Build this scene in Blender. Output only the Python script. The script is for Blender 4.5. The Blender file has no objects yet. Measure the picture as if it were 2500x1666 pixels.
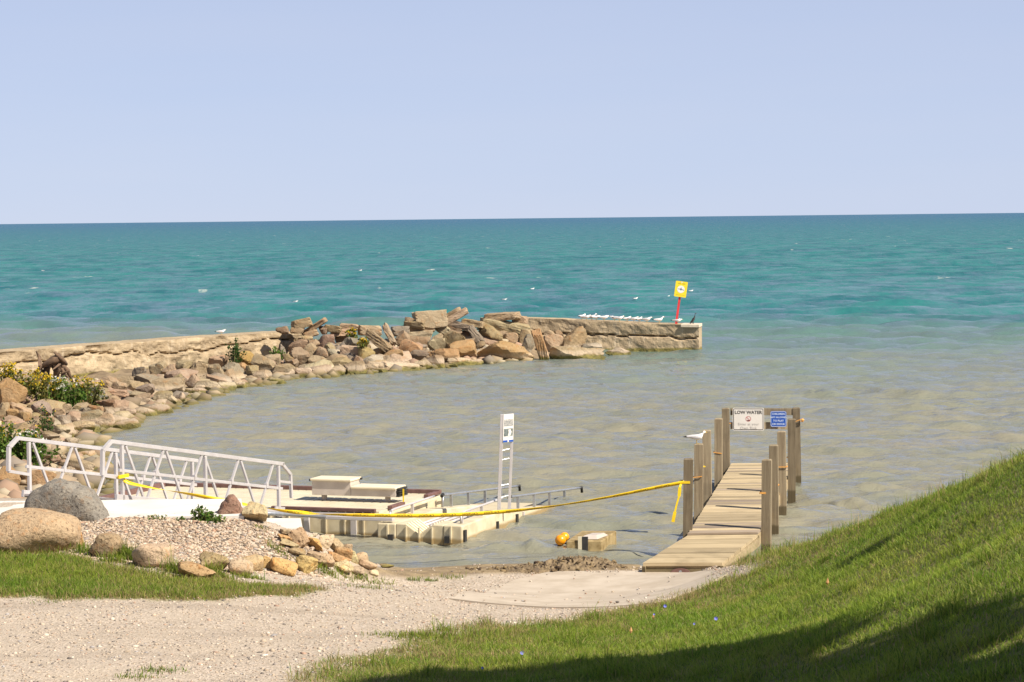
import bpy, bmesh, math, random
import numpy as np
from mathutils import Vector, Matrix

random.seed(7)
rng = np.random.default_rng(11)
SC = bpy.context.scene
COL = SC.collection

# ------------------------------------------------------------------ camera
FPX = 5800.0                      # focal length in pixels of the 2500 x 1666 photograph
CAM = np.array((0.0, 0.0, 5.3))
PITCH = math.atan(300.0 / FPX)
ROLL = math.radians(0.633)
_f = np.array((0.0, math.cos(PITCH), -math.sin(PITCH)))
_r0 = np.array((1.0, 0.0, 0.0))
_u0 = np.array((0.0, math.sin(PITCH), math.cos(PITCH)))
C_R = math.cos(ROLL) * _r0 - math.sin(ROLL) * _u0
C_U = math.sin(ROLL) * _r0 + math.cos(ROLL) * _u0
C_F = _f
cam_data = bpy.data.cameras.new('camera')
cam = bpy.data.objects.new('camera', cam_data)
COL.objects.link(cam)
cam_data.sensor_width = 36.0
cam_data.lens = 36.0 * FPX / 2500.0
cam_data.clip_start = 0.5
cam_data.clip_end = 90000.0
cam.matrix_world = Matrix(((C_R[0], C_U[0], -C_F[0], CAM[0]), (C_R[1], C_U[1], -C_F[1], CAM[1]),
                           (C_R[2], C_U[2], -C_F[2], CAM[2]), (0, 0, 0, 1)))
SC.camera = cam

# ------------------------------------------------------------------ light
SUN_EL = math.radians(46.0)
SUN_AZ = math.atan2(0.825, -0.565)          # clockwise from +Y
world = bpy.data.worlds.new('World')
SC.world = world
world.use_nodes = True
wn = world.node_tree
wn.nodes.clear()
wo = wn.nodes.new('ShaderNodeOutputWorld')
wb = wn.nodes.new('ShaderNodeBackground')
sky = wn.nodes.new('ShaderNodeTexSky')
sky.sky_type = 'NISHITA'
sky.sun_disc = False
sky.sun_elevation = SUN_EL
sky.sun_rotation = SUN_AZ
sky.altitude = 200.0
sky.air_density = 0.55
sky.dust_density = 0.0
sky.ozone_density = 3.0
# pale haze veil, thickest at the horizon and thinning evenly towards the zenith
wtc = wn.nodes.new('ShaderNodeTexCoord')
wsx = wn.nodes.new('ShaderNodeSeparateXYZ')
wn.links.new(wtc.outputs['Generated'], wsx.inputs[0])
wmr = wn.nodes.new('ShaderNodeMapRange')
wn.links.new(wsx.outputs[2], wmr.inputs[0])
for i_, v_ in enumerate((0.0, 0.75, 0.86, 0.10)): wmr.inputs[i_ + 1].default_value = v_
wns = wn.nodes.new('ShaderNodeTexNoise')
wmp = wn.nodes.new('ShaderNodeMapping')
wmp.inputs['Scale'].default_value = (2.5, 2.5, 22.0)
wn.links.new(wtc.outputs['Generated'], wmp.inputs[0])
wn.links.new(wmp.outputs[0], wns.inputs['Vector'])
wns.inputs['Scale'].default_value = 1.6
wns.inputs['Detail'].default_value = 4.0
wvc = wn.nodes.new('ShaderNodeMix'); wvc.data_type = 'RGBA'
wvc.inputs[6].default_value = (4.75, 5.45, 7.4, 1)
wvc.inputs[7].default_value = (5.35, 5.75, 7.3, 1)
wn.links.new(wns.outputs[0], wvc.inputs[0])
wmix = wn.nodes.new('ShaderNodeMix'); wmix.data_type = 'RGBA'
wn.links.new(wmr.outputs[0], wmix.inputs[0])
wn.links.new(sky.outputs[0], wmix.inputs[6])
wn.links.new(wvc.outputs[2], wmix.inputs[7])
wn.links.new(wmix.outputs[2], wb.inputs[0])
wb.inputs[1].default_value = 0.061
wn.links.new(wb.outputs[0], wo.inputs[0])

sun_data = bpy.data.lights.new('sun', 'SUN')
sun_data.energy = 4.6
sun_data.angle = math.radians(0.53)
sun_data.color = (1.0, 0.92, 0.80)
sun = bpy.data.objects.new('sun', sun_data)
COL.objects.link(sun)
sdir = Vector((math.sin(SUN_AZ) * math.cos(SUN_EL), math.cos(SUN_AZ) * math.cos(SUN_EL), math.sin(SUN_EL)))
sun.rotation_euler = sdir.to_track_quat('Z', 'Y').to_euler()
sun.location = sdir * 60

SC.view_settings.view_transform = 'Standard'
SC.view_settings.look = 'None'
SC.view_settings.exposure = 0.90
SC.view_settings.gamma = 1.0
SC.view_settings.use_curve_mapping = False
SC.cycles.max_bounces = 6
SC.cycles.use_denoising = True

# ------------------------------------------------------------------ pixel <-> world helpers
def ray(px, py):
    a = (px - 1250.0) / FPX
    b = -(py - 833.0) / FPX
    d = C_R * a + C_U * b + C_F
    return d / d[1]               # scaled so that y grows by 1 per unit

def at_y(px, py, Y):
    return CAM + ray(px, py) * Y

def at_z(px, py, z):
    d = ray(px, py)
    return CAM + d * ((z - CAM[2]) / d[2])

def ppm(Y):
    return FPX / Y                # pixels of the photograph per metre at depth Y

def sstep(a, b, x):
    t = np.clip((x - a) / (b - a), 0, 1)
    return t * t * (3 - 2 * t)

# cheap smooth value noise in numpy
_perm = np.random.default_rng(5).random((256, 256))
def vnoise(x, y):
    x = np.asarray(x, float); y = np.asarray(y, float)
    xi = np.floor(x).astype(int); yi = np.floor(y).astype(int)
    fx = x - xi; fy = y - yi
    fx = fx * fx * (3 - 2 * fx); fy = fy * fy * (3 - 2 * fy)
    a = _perm[xi % 256, yi % 256]; b = _perm[(xi + 1) % 256, yi % 256]
    c = _perm[xi % 256, (yi + 1) % 256]; d = _perm[(xi + 1) % 256, (yi + 1) % 256]
    return (a * (1 - fx) + b * fx) * (1 - fy) + (c * (1 - fx) + d * fx) * fy

def fbm(x, y, o=4):
    s = 0; a = 0.5
    for k in range(o):
        s = s + a * vnoise(x * 2 ** k + 17.3 * k, y * 2 ** k + 5.1 * k); a *= 0.5
    return s / (1 - 0.5 ** o)

# ------------------------------------------------------------------ object helpers
ORG = {}
def put(o, parent=None):
    COL.objects.link(o)
    if parent is not None:
        o.parent = parent
    return o

def tag(o, label=None, cat=None, group=None, kind=None):
    if label: o['label'] = label
    if cat: o['category'] = cat
    if group: o['group'] = group
    if kind: o['kind'] = kind
    return o

def thing(name, label, cat, loc, group=None):
    o = bpy.data.objects.new(name, None)
    o.empty_display_size = 0.2
    o.location = [float(v) for v in loc]
    put(o)
    ORG[o] = np.array(loc, float)
    return tag(o, label, cat, group, 'thing')

def mesh_np(name, V, F, mats, smooth=False, mi=None):
    """V (n,3); F list of faces or (m,k) array"""
    me = bpy.data.meshes.new(name)
    V = np.asarray(V, float)
    if isinstance(F, np.ndarray):
        m, k = F.shape
        me.vertices.add(len(V)); me.vertices.foreach_set('co', V.astype(np.float32).ravel())
        me.loops.add(m * k); me.loops.foreach_set('vertex_index', F.astype(np.int32).ravel())
        me.polygons.add(m)
        me.polygons.foreach_set('loop_start', np.arange(0, m * k, k, dtype=np.int32))
        me.polygons.foreach_set('loop_total', np.full(m, k, dtype=np.int32))
        me.update(calc_edges=True)
    else:
        me.from_pydata([tuple(v) for v in V], [], [tuple(int(i) for i in f) for f in F])
    if not isinstance(mats, (list, tuple)): mats = [mats]
    for m_ in mats: me.materials.append(m_)
    if mi is not None: me.polygons.foreach_set('material_index', np.asarray(mi, np.int32))
    if smooth: me.polygons.foreach_set('use_smooth', np.ones(len(me.polygons), bool))
    me.update()
    return me

class MB:
    """collects boxes, bars, tubes in world coordinates into one mesh"""
    def __init__(s): s.v = []; s.f = []; s.m = []; s.cur = 0
    def add(s, V, F):
        n = len(s.v)
        s.v += [tuple(float(c) for c in p) for p in V]
        for f in F:
            s.f.append(tuple(i + n for i in f)); s.m.append(s.cur)
        return s
    def obox(s, c, ax, ay, az):
        c = np.asarray(c, float); ax = np.asarray(ax, float); ay = np.asarray(ay, float); az = np.asarray(az, float)
        V = [c + sx * ax + sy * ay + sz * az for sz in (-1, 1) for sy in (-1, 1) for sx in (-1, 1)]
        return s.add(V, [(0, 2, 3, 1), (4, 5, 7, 6), (0, 1, 5, 4), (2, 6, 7, 3), (0, 4, 6, 2), (1, 3, 7, 5)])
    def bar(s, p, q, w, h, up=(0, 0, 1)):
        p = np.asarray(p, float); q = np.asarray(q, float); d = q - p; L = np.linalg.norm(d); d = d / L
        up = np.asarray(up, float)
        if abs(d @ up) > 0.95: up = np.array((0.3256, 0.9455, 0.0))
        sd = np.cross(d, up); sd /= np.linalg.norm(sd); u2 = np.cross(sd, d)
        return s.obox((p + q) / 2, d * L / 2, sd * w / 2, u2 * h / 2)
    def tube(s, pts, r, n=8, cap=True):
        pts = [np.asarray(p, float) for p in pts]
        rr = r if isinstance(r, (list, tuple)) else [r] * len(pts)
        V = []; up = np.array((0.13, 0.21, 0.97))
        for i, p in enumerate(pts):
            d = pts[min(i + 1, len(pts) - 1)] - pts[max(i - 1, 0)]
            d = d / (np.linalg.norm(d) + 1e-9)
            a = np.cross(d, up)
            if np.linalg.norm(a) < 0.15: a = np.cross(d, (1.0, 0.2, 0))
            a /= np.linalg.norm(a); b = np.cross(d, a)
            V += [p + rr[i] * (math.cos(2 * math.pi * k / n) * a + math.sin(2 * math.pi * k / n) * b) for k in range(n)]
        F = []
        for i in range(len(pts) - 1):
            for k in range(n):
                F.append((i * n + k, i * n + (k + 1) % n, (i + 1) * n + (k + 1) % n, (i + 1) * n + k))
        if cap:
            F.append(tuple(range(n - 1, -1, -1))); F.append(tuple((len(pts) - 1) * n + k for k in range(n)))
        return s.add(V, F)
    def prism(s, poly, z0, z1):
        n = len(poly)
        V = [(p[0], p[1], z0) for p in poly] + [(p[0], p[1], z1) for p in poly]
        F = [tuple(range(n - 1, -1, -1)), tuple(range(n, 2 * n))] + [(i, (i + 1) % n, n + (i + 1) % n, n + i) for i in range(n)]
        return s.add(V, F)
    def build(s, name, mats, parent=None, smooth=False, bevel=0.0, origin=None):
        org = ORG[parent] if parent is not None else (np.array(origin, float) if origin is not None else np.mean(np.array(s.v), 0))
        me = mesh_np(name, np.array(s.v) - org, s.f, mats, smooth, s.m)
        o = bpy.data.objects.new(name, me)
        put(o, parent)
        ORG[o] = org
        if parent is None: o.location = org
        if bevel:
            b = o.modifiers.new('edge', 'BEVEL'); b.width = bevel; b.segments = 2; b.limit_method = 'ANGLE'; b.angle_limit = 0.6
        return o

def icosphere(sub, cache={}):
    if sub not in cache:
        bm = bmesh.new(); bmesh.ops.create_icosphere(bm, subdivisions=sub, radius=1.0)
        cache[sub] = (np.array([v.co[:] for v in bm.verts]), np.array([[v.index for v in f.verts] for f in bm.faces]))
        bm.free()
    return cache[sub]

# ------------------------------------------------------------------ materials
def N(nt, t, **kw):
    n = nt.nodes.new(t)
    for k, v in kw.items(): setattr(n, k, v)
    return n

def rgba(c): return (c[0], c[1], c[2], 1.0)

def mixc(nt, fac, a, b, blend='MIX'):
    m = N(nt, 'ShaderNodeMix', data_type='RGBA', blend_type=blend)
    for sock, v in ((m.inputs[0], fac), (m.inputs[6], a), (m.inputs[7], b)):
        if isinstance(v, bpy.types.NodeSocket): nt.links.new(v, sock)
        elif isinstance(v, (int, float)): sock.default_value = v
        else: sock.default_value = rgba(v)
    return m.outputs[2]

def math_n(nt, op, a, b=0.0, clamp=False):
    m = N(nt, 'ShaderNodeMath', operation=op, use_clamp=clamp)
    for sock, v in ((m.inputs[0], a), (m.inputs[1], b)):
        if isinstance(v, bpy.types.NodeSocket): nt.links.new(v, sock)
        else: sock.default_value = v
    return m.outputs[0]

def maprange(nt, v, a, b, c=0.0, d=1.0):
    m = N(nt, 'ShaderNodeMapRange', interpolation_type='SMOOTHSTEP')
    nt.links.new(v, m.inputs[0])
    for i, x in enumerate((a, b, c, d)): m.inputs[i + 1].default_value = x
    return m.outputs[0]

def coords(nt, world=True, scale=(1, 1, 1), rot=(0, 0, 0)):
    if world:
        src = N(nt, 'ShaderNodeNewGeometry').outputs['Position']
    else:
        src = N(nt, 'ShaderNodeTexCoord').outputs['Object']
    mp = N(nt, 'ShaderNodeMapping')
    nt.links.new(src, mp.inputs[0]); mp.inputs['Scale'].default_value = scale; mp.inputs['Rotation'].default_value = rot
    return mp.outputs[0]

def noise_n(nt, co, scale, detail=4.0, rough=0.55, dist=0.0):
    n = N(nt, 'ShaderNodeTexNoise')
    nt.links.new(co, n.inputs['Vector'])
    n.inputs['Scale'].default_value = scale; n.inputs['Detail'].default_value = detail
    n.inputs['Roughness'].default_value = rough; n.inputs['Distortion'].default_value = dist
    return n.outputs[0]

def new_mat(name):
    m = bpy.data.materials.new(name); m.use_nodes = True
    nt = m.node_tree; b = nt.nodes['Principled BSDF']
    return m, nt, b

def bump(nt, b, h, strength=0.4, dist=0.02):
    n = N(nt, 'ShaderNodeBump'); n.inputs['Strength'].default_value = strength; n.inputs['Distance'].default_value = dist
    nt.links.new(h, n.inputs['Height']); nt.links.new(n.outputs[0], b.inputs['Normal'])
    return n

def simple(name, c1, c2=None, rough=0.6, metal=0.0, scale=6.0, world=True, sc3=(1, 1, 1), bmp=0.0, bdist=0.01, spec=0.5, detail=5):
    m, nt, b = new_mat(name)
    b.inputs['Roughness'].default_value = rough; b.inputs['Metallic'].default_value = metal
    b.inputs['Specular IOR Level'].default_value = spec
    if c2 is None:
        c2 = tuple(x * 0.82 for x in c1)
    co = coords(nt, world, sc3)
    n = noise_n(nt, co, scale, detail, 0.6)
    f = maprange(nt, n, 0.3, 0.72)
    nt.links.new(mixc(nt, f, c1, c2), b.inputs['Base Color'])
    if bmp: bump(nt, b, n, bmp, bdist)
    return m
# ------------------------------------------------------------------ terrain heights
_ctrl = [  # photograph pixel and height above the lake
    (100, 1280, 1.15), (300, 1272, 1.15), (500, 1272, 1.13), (640, 1290, 1.03), (730, 1312, .80), (790, 1335, .5), (850, 1365, .15),
    (400, 1320, .97), (500, 1350, .86), (620, 1385, .66), (700, 1370, .62),
    (80, 1345, 1.0), (270, 1365, .95), (420, 1395, .87), (560, 1405, .75), (700, 1398, .55), (820, 1397, .33), (900, 1388, .12),
    (0, 1400, .97), (0, 1460, .93), (300, 1440, .9), (600, 1455, .8), (750, 1440, .68),
    (0, 1666, 1.0), (600, 1666, .95), (0, 1560, .97), (600, 1560, .88), (900, 1480, .65), (1000, 1430, .4), (1050, 1395, .1),
    (960, 1384, .0), (1180, 1378, .0),
    (1200, 1400, .1), (1500, 1398, .1), (1780, 1400, .12), (1200, 1462, .38), (1500, 1468, .38),
    (1000, 1560, .85), (1300, 1500, .55), (1250, 1520, .65), (1550, 1462, .43), (1700, 1425, .3), (1800, 1392, .2),
    (1850, 1392, .20), (1900, 1378, .36), (2000, 1342, .80), (2200, 1244, 1.66), (2350, 1188, 2.18), (2500, 1123, 2.76),
    (1500, 1666, 1.25), (2000, 1666, 1.75), (2500, 1666, 2.4), (2000, 1500, 1.45), (2300, 1400, 2.0), (2500, 1300, 2.6),
    (1700, 1550, 1.0), (2500, 1480, 2.5), (2200, 1320, 1.75), (1900, 1420, .95), (1000, 1666, 1.02)]
_P = [at_z(a, b, c) for a, b, c in _ctrl]
_P += [np.array(p) for p in [
    (5.2, 32, .15), (5.5, 36, -.5), (4.3, 34.0, -.05), (3.7, 35.2, -.08), (7, 30.5, 1.1), (9, 30, 1.6), (9, 36, -.3), (3.0, 36.5, -.12), (12, 28, 2.4), (12, 20, 3.3), (14, 36, -.2),
    (0, 10, 2.6), (0, 0, 3.7), (6, 8, 3.5), (-6, 10, 1.8), (-8, 16, 1.2), (-12, 24, 1.05), (-14, 30, 1.1), (0, -10, 4.0), (-15, 0, 2.0),
    (15, 0, 4.2), (15, -10, 4.5), (-15, -10, 2.5), (-2, 36.5, -.1), (0, 38, -.25), (2, 38, -.25), (-6, 34, 1.1), (-12, 34, 1.1), (-5, 33.05, 1.17), (-4.1, 32.95, 1.13), (-8, 33.05, 1.17), (-3.3, 33.0, .97), (-2.85, 33.3, .85), (-2.7, 34.2, .72), (-6, 36, 1.0), (-3.2, 36.2, .0)]]
_P = np.array(_P)
def _k(r2): return np.where(r2 > 1e-9, 0.5 * r2 * np.log(np.maximum(r2, 1e-9)), 0.0)
_n = len(_P)
_d2 = ((_P[:, None, :2] - _P[None, :, :2]) ** 2).sum(-1)
_A = np.zeros((_n + 3, _n + 3)); _A[:_n, :_n] = _k(_d2) + np.eye(_n) * 0.02
_A[:_n, _n] = 1; _A[:_n, _n + 1:] = _P[:, :2]; _A[_n:, :_n] = _A[:_n, _n:].T
_w = np.linalg.solve(_A, np.concatenate([_P[:, 2], np.zeros(3)]))
def tps(x, y):
    out = np.empty(x.shape)
    for s in range(0, x.size, 20000):
        xs = x.ravel()[s:s + 20000]; ys = y.ravel()[s:s + 20000]
        r2 = (xs[:, None] - _P[None, :, 0]) ** 2 + (ys[:, None] - _P[None, :, 1]) ** 2
        out.ravel()[s:s + 20000] = _k(r2) @ _w[:_n] + _w[_n] + _w[_n + 1] * xs + _w[_n + 2] * ys
    return out

SHORE = np.array([(-3.0, 36.0), (-5.2, 37.2), (-7.2, 39.5), (-8.0, 43), (-8.3, 49), (-10.2, 56), (-10.4, 60), (-9.9, 66.0), (-9.0, 74.5), (-7.6, 79.3),
                  (-5, 81.8), (-.75, 86.5), (3.9, 90.8), (6.2, 92.3), (7.4, 92.9)])
WALL = np.array([(-40, 48), (-17.1, 78.4), (-14.2, 82.7), (-11.2, 87.2), (-7.9, 90.4), (0.6, 94.4), (7.5, 93.4)])
def sdist(x, y, L):
    """signed distance to a polyline, positive on its left"""
    best = np.full(x.shape, 1e9); sg = np.ones(x.shape)
    for (ax, ay), (bx, by) in zip(L[:-1], L[1:]):
        dx, dy = bx - ax, by - ay
        t = np.clip(((x - ax) * dx + (y - ay) * dy) / (dx * dx + dy * dy), 0, 1)
        d = np.hypot(x - ax - t * dx, y - ay - t * dy)
        c = dx * (y - ay) - dy * (x - ax)
        m = d < best - 1e-6
        best = np.where(m, d, best); sg = np.where(m, np.sign(c), sg)
    return best * sg

def height(x, y):
    x = np.asarray(x, float); y = np.asarray(y, float)
    near = np.clip(tps(np.clip(x, -22, 20), np.clip(y, -14, 40)), -2.5, 4.8)
    near = np.where(y > 36.2, np.minimum(near, -0.02 - (y - 36.2) * 0.12), near)
    near = np.maximum(near, -2.5)
    s = sdist(x, y, SHORE)
    wd = sdist(x, y, WALL)
    land = np.where(s > 0, (0.85 - 0.8 * sstep(-1.0, 4.0, x)) * (1 - np.exp(-s / 3.0)) * (1 - .62 * sstep(-7.5, -1.5, wd) * (1 - sstep(-9, -6, x))), 0.35 * s)
    land = land + np.where(s > 0, 0.5 * (fbm(x * 0.7, y * 0.7, 4) - 0.5) * np.minimum(s, 1), 0)
    land = np.where(wd > -0.3, -2.0, land)
    land = np.where(x > 7.35, -2.0, land)
    land = np.where((y < 36.0) & (x > -3.6), -3.0, land)
    land = np.where(y < 34.5, -3.0, land)
    return np.maximum(np.maximum(near, land), -2.5)

def ground_at(px, py, y0=13.0, y1=110.0):
    """where the ray through a pixel meets the ground"""
    d = ray(px, py)
    Y = np.arange(y0, y1, 0.2)
    P = CAM[None, :] + d[None, :] * Y[:, None]
    g = P[:, 2] - height(P[:, 0], P[:, 1])
    i = np.argmax(g < 0)
    if g[i] >= 0: return at_z(px, py, 0.0)
    if i == 0: return P[0]
    t = g[i - 1] / (g[i - 1] - g[i])
    Yb = Y[i - 1] + t * 0.2
    return CAM + d * Yb

def poly_sd(x, y, poly):
    """signed distance to a closed polygon, positive inside"""
    ins = np.zeros(x.shape, bool); best = np.full(x.shape, 1e9)
    n = len(poly)
    for i in range(n):
        ax, ay = poly[i][:2]; bx, by = poly[(i + 1) % n][:2]
        dx, dy = bx - ax, by - ay
        t = np.clip(((x - ax) * dx + (y - ay) * dy) / (dx * dx + dy * dy + 1e-12), 0, 1)
        best = np.minimum(best, np.hypot(x - ax - t * dx, y - ay - t * dy))
        c = ((ay > y) != (by > y)) & (x < dx * (y - ay) / (dy if abs(dy) > 1e-9 else 1e-9) + ax)
        ins ^= c
    return np.where(ins, best, -best)

BANK = [ground_at(a, b)[:2] for a, b in [(735, 1666), (820, 1626), (950, 1594), (1000, 1564), (1126, 1534), (1275, 1524), (1487, 1489), (1640, 1456), (1700, 1430), (1772, 1407), (1835, 1390)]]
BANK += [np.array(p) for p in [(3.3, 34.6), (4.2, 33.6), (5.6, 32.2), (8, 31.6), (13, 30), (16, 20), (14, 0), (8, 2), (2, 10), (-1.8, 19.0)]]
LAWN = [ground_at(a, b)[:2] for a, b in [(-120, 1350), (60, 1350), (200, 1358), (300, 1388), (420, 1408), (520, 1412), (600, 1424), (700, 1432), (790, 1440),
                                         (700, 1456), (600, 1463), (420, 1466), (200, 1462), (0, 1458), (-120, 1456)]]
MOUND = [ground_at(a, b)[:2] for a, b in [(-100, 1290), (100, 1282), (300, 1272), (520, 1272), (650, 1292), (735, 1316), (800, 1345), (760, 1392), (640, 1400), (520, 1400), (400, 1392), (250, 1362), (60, 1340), (-100, 1335)]]
RAMP = [ground_at(a, b)[:2] for a, b in [(1095, 1463), (1200, 1434), (1345, 1397), (1560, 1396)]] + [np.array((1.9, 35.6)), np.array((2.95, 35.3))] + \
       [ground_at(a, b)[:2] for a, b in [(1775, 1404), (1700, 1440), (1590, 1474)]]
SAND = [ground_at(a, b)[:2] for a, b in [(840, 1402), (900, 1382), (1050, 1379), (1200, 1374), (1560, 1374), (1600, 1392), (1345, 1400), (1210, 1402), (1080, 1408), (960, 1408)]]

xs = np.concatenate([np.arange(-150, -30, 10), np.arange(-30, -18, 1.5), np.arange(-18, -9, .3), np.arange(-9, 7.5, .09), np.arange(7.5, 16, .5), np.arange(16, 40, 3), np.arange(40, 151, 10)])
ys = np.concatenate([np.arange(-100, -10, 10), np.arange(-10, 13, 1.0), np.arange(13, 37.5, .09), np.arange(37.5, 97, .35), np.arange(97, 160, 6)])
GX, GY = np.meshgrid(xs, ys)
GZ = height(GX, GY)
near_m = sstep(13, 15, GY) * (1 - sstep(37, 39, GY))
GZ = GZ + near_m * ((fbm(GX * 1.7, GY * 1.7, 4) - 0.5) * 0.05 + (fbm(GX * 7, GY * 7, 2) - .5) * 0.012)
GZ = np.where((GY > 48) & (GZ > -.6), GZ - .24 * sstep(-.2, .4, GZ) + (fbm(GX * 2.6, GY * 2.6, 3) - .5) * .30 * sstep(.0, .35, GZ), GZ)
_rampin = sstep(-0.05, 0.25, poly_sd(GX, GY, RAMP))
GZ = GZ - _rampin * 0.03
z_grass = np.maximum(sstep(-0.25, 0.25, poly_sd(GX, GY, BANK) + (fbm(GX * 2, GY * 2) - .5) * 0.7), sstep(-0.2, 0.2, poly_sd(GX, GY, LAWN) + (fbm(GX * 3, GY * 3) - .5) * 0.5))
z_mound = sstep(-0.2, 0.1, poly_sd(GX, GY, MOUND))
z_sand = np.maximum(sstep(-0.15, 0.15, poly_sd(GX, GY, SAND)), 1 - sstep(-0.02, 0.06, GZ))
z_far = sstep(36, 38, GY)
nr, nc = GX.shape
ii = np.arange(nr * nc).reshape(nr, nc)
GF = np.stack([ii[:-1, :-1], ii[:-1, 1:], ii[1:, 1:], ii[1:, :-1]], -1).reshape(-1, 4)

def ground_material():
    m, nt, b = new_mat('ground_cover')
    b.inputs['Roughness'].default_value = 0.95; b.inputs['Specular IOR Level'].default_value = 0.15
    co = coords(nt)
    at = N(nt, 'ShaderNodeAttribute', attribute_name='zone')
    sep = N(nt, 'ShaderNodeSeparateColor'); nt.links.new(at.outputs['Color'], sep.inputs[0])
    v = N(nt, 'ShaderNodeTexVoronoi'); nt.links.new(co, v.inputs['Vector']); v.inputs['Scale'].default_value = 34
    ramp = N(nt, 'ShaderNodeValToRGB'); hs = N(nt, 'ShaderNodeSeparateColor'); nt.links.new(v.outputs['Color'], hs.inputs[0])
    nt.links.new(hs.outputs[0], ramp.inputs[0])
    e = ramp.color_ramp.elements
    e[0].position = 0; e[0].color = (.17, .145, .115, 1); e[1].position = 1; e[1].color = (.52, .46, .38, 1)
    for p, c in ((.25, (.36, .29, .22, 1)), (.5, (.43, .36, .28, 1)), (.75, (.47, .38, .31, 1))):
        x = e.new(p); x.color = c
    big = noise_n(nt, co, 0.9, 5)
    dust = mixc(nt, maprange(nt, big, .35, .7, .35, .8), ramp.outputs[0], (.405, .335, .256))
    tracks = noise_n(nt, coords(nt, scale=(.12, 1.5, 1), rot=(0, 0, -.12)), 1.0, 4)
    dust = mixc(nt, maprange(nt, tracks, .52, .68, 0, .55), dust, (.29, .235, .18))
    sandc = mixc(nt, maprange(nt, noise_n(nt, co, 5, 6), .35, .65), (.30, .225, .13), (.19, .14, .085))
    soil = mixc(nt, maprange(nt, noise_n(nt, co, 6, 5), .3, .7), (.15, .175, .045), (.24, .20, .09))
    farc = mixc(nt, maprange(nt, noise_n(nt, co, 2.5, 6), .3, .7), (.30, .225, .14), (.17, .125, .08))
    c = mixc(nt, at.outputs['Alpha'], dust, farc)
    c = mixc(nt, sep.outputs[2], c, sandc)
    c = mixc(nt, sep.outputs[0], c, soil)
    nt.links.new(c, b.inputs['Base Color'])
    bump(nt, b, math_n(nt, 'ADD', v.outputs['Distance'], noise_n(nt, co, 60, 3)), .55, .02)
    return m

M_ground = ground_material()
gme = mesh_np('ground', np.stack([GX, GY, GZ], -1).reshape(-1, 3), GF, M_ground, True)
_za = np.stack([z_grass, z_mound, z_sand, z_far], -1).reshape(-1, 4).astype(np.float32)
gme.attributes.new('zone', 'FLOAT_COLOR', 'POINT').data.foreach_set('color', _za.ravel())
ground = put(bpy.data.objects.new('ground', gme)); tag(ground, kind='structure', label='gravel, sand and grassed soil of the lake shore')

def surf(x, y):
    """height of the built ground mesh (bilinear)"""
    x = np.asarray(x, float); y = np.asarray(y, float)
    i = np.clip(np.searchsorted(xs, x) - 1, 0, nc - 2); j = np.clip(np.searchsorted(ys, y) - 1, 0, nr - 2)
    fx = np.clip((x - xs[i]) / (xs[i + 1] - xs[i]), 0, 1); fy = np.clip((y - ys[j]) / (ys[j + 1] - ys[j]), 0, 1)
    return (GZ[j, i] * (1 - fx) + GZ[j, i + 1] * fx) * (1 - fy) + (GZ[j + 1, i] * (1 - fx) + GZ[j + 1, i + 1] * fx) * fy

# ------------------------------------------------------------------ boat ramp slab and landing pad
M_conc = simple('pale_concrete', (.47, .40, .315), (.37, .305, .23), .9, scale=2.2, bmp=.25, bdist=.01, spec=.2, detail=9)
M_pad = simple('white_concrete', (.66, .62, .56), (.54, .50, .44), .85, scale=1.5, bmp=.15, bdist=.006, spec=.2, detail=8)
def slab_sheet(name, poly, thick, lift, mat, step=.15, flat=None):
    bm = bmesh.new()
    vs = [bm.verts.new((p[0], p[1], 0)) for p in poly]
    f = bm.faces.new(vs)
    if f.normal.z < 0: f.normal_flip()
    bm.faces.ensure_lookup_table()
    xs_ = [p[0] for p in poly]; ys_ = [p[1] for p in poly]
    for a, k in ((0, xs_), (1, ys_)):
        for c in np.arange(min(k) + step, max(k), step):
            co = [0, 0, 0]; no = [0, 0, 0]; co[a] = c; no[a] = 1
            bmesh.ops.bisect_plane(bm, geom=bm.verts[:] + bm.edges[:] + bm.faces[:], plane_co=co, plane_no=no)
    bm.normal_update()
    V = np.array([v.co[:] for v in bm.verts])
    z = (height(V[:, 0], V[:, 1]) + lift) if flat is None else np.full(len(V), flat)
    for v, zz in zip(bm.verts, z): v.co.z = zz
    r = bmesh.ops.extrude_face_region(bm, geom=bm.faces[:])
    for g in r['geom']:
        if isinstance(g, bmesh.types.BMVert): g.co.z -= thick
    bmesh.ops.recalc_face_normals(bm, faces=bm.faces[:])
    me = bpy.data.meshes.new(name); bm.to_mesh(me); bm.free(); me.materials.append(mat)
    return put(bpy.data.objects.new(name, me))
tag(slab_sheet('boat_ramp', RAMP, .12, .012, M_conc), 'pale concrete boat ramp at the lake edge', kind='structure')
PADZ = 1.18
PAD = [(-14, 35.25), (-4.05, 35.15), (-3.78, 33.1), (-14, 33.2)]
tag(slab_sheet('landing_pad', PAD, .5, 0, M_pad, step=.8, flat=PADZ), 'white concrete landing pad behind the gravel mound', kind='structure')
STEP = [(-4.0, 34.45), (-3.1, 34.35), (-2.98, 33.3), (-3.9, 33.12)]
tag(slab_sheet('landing_step', STEP, .5, 0, M_pad, step=.4, flat=.98), 'lower white concrete step at the end of the landing pad', kind='structure')

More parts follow.
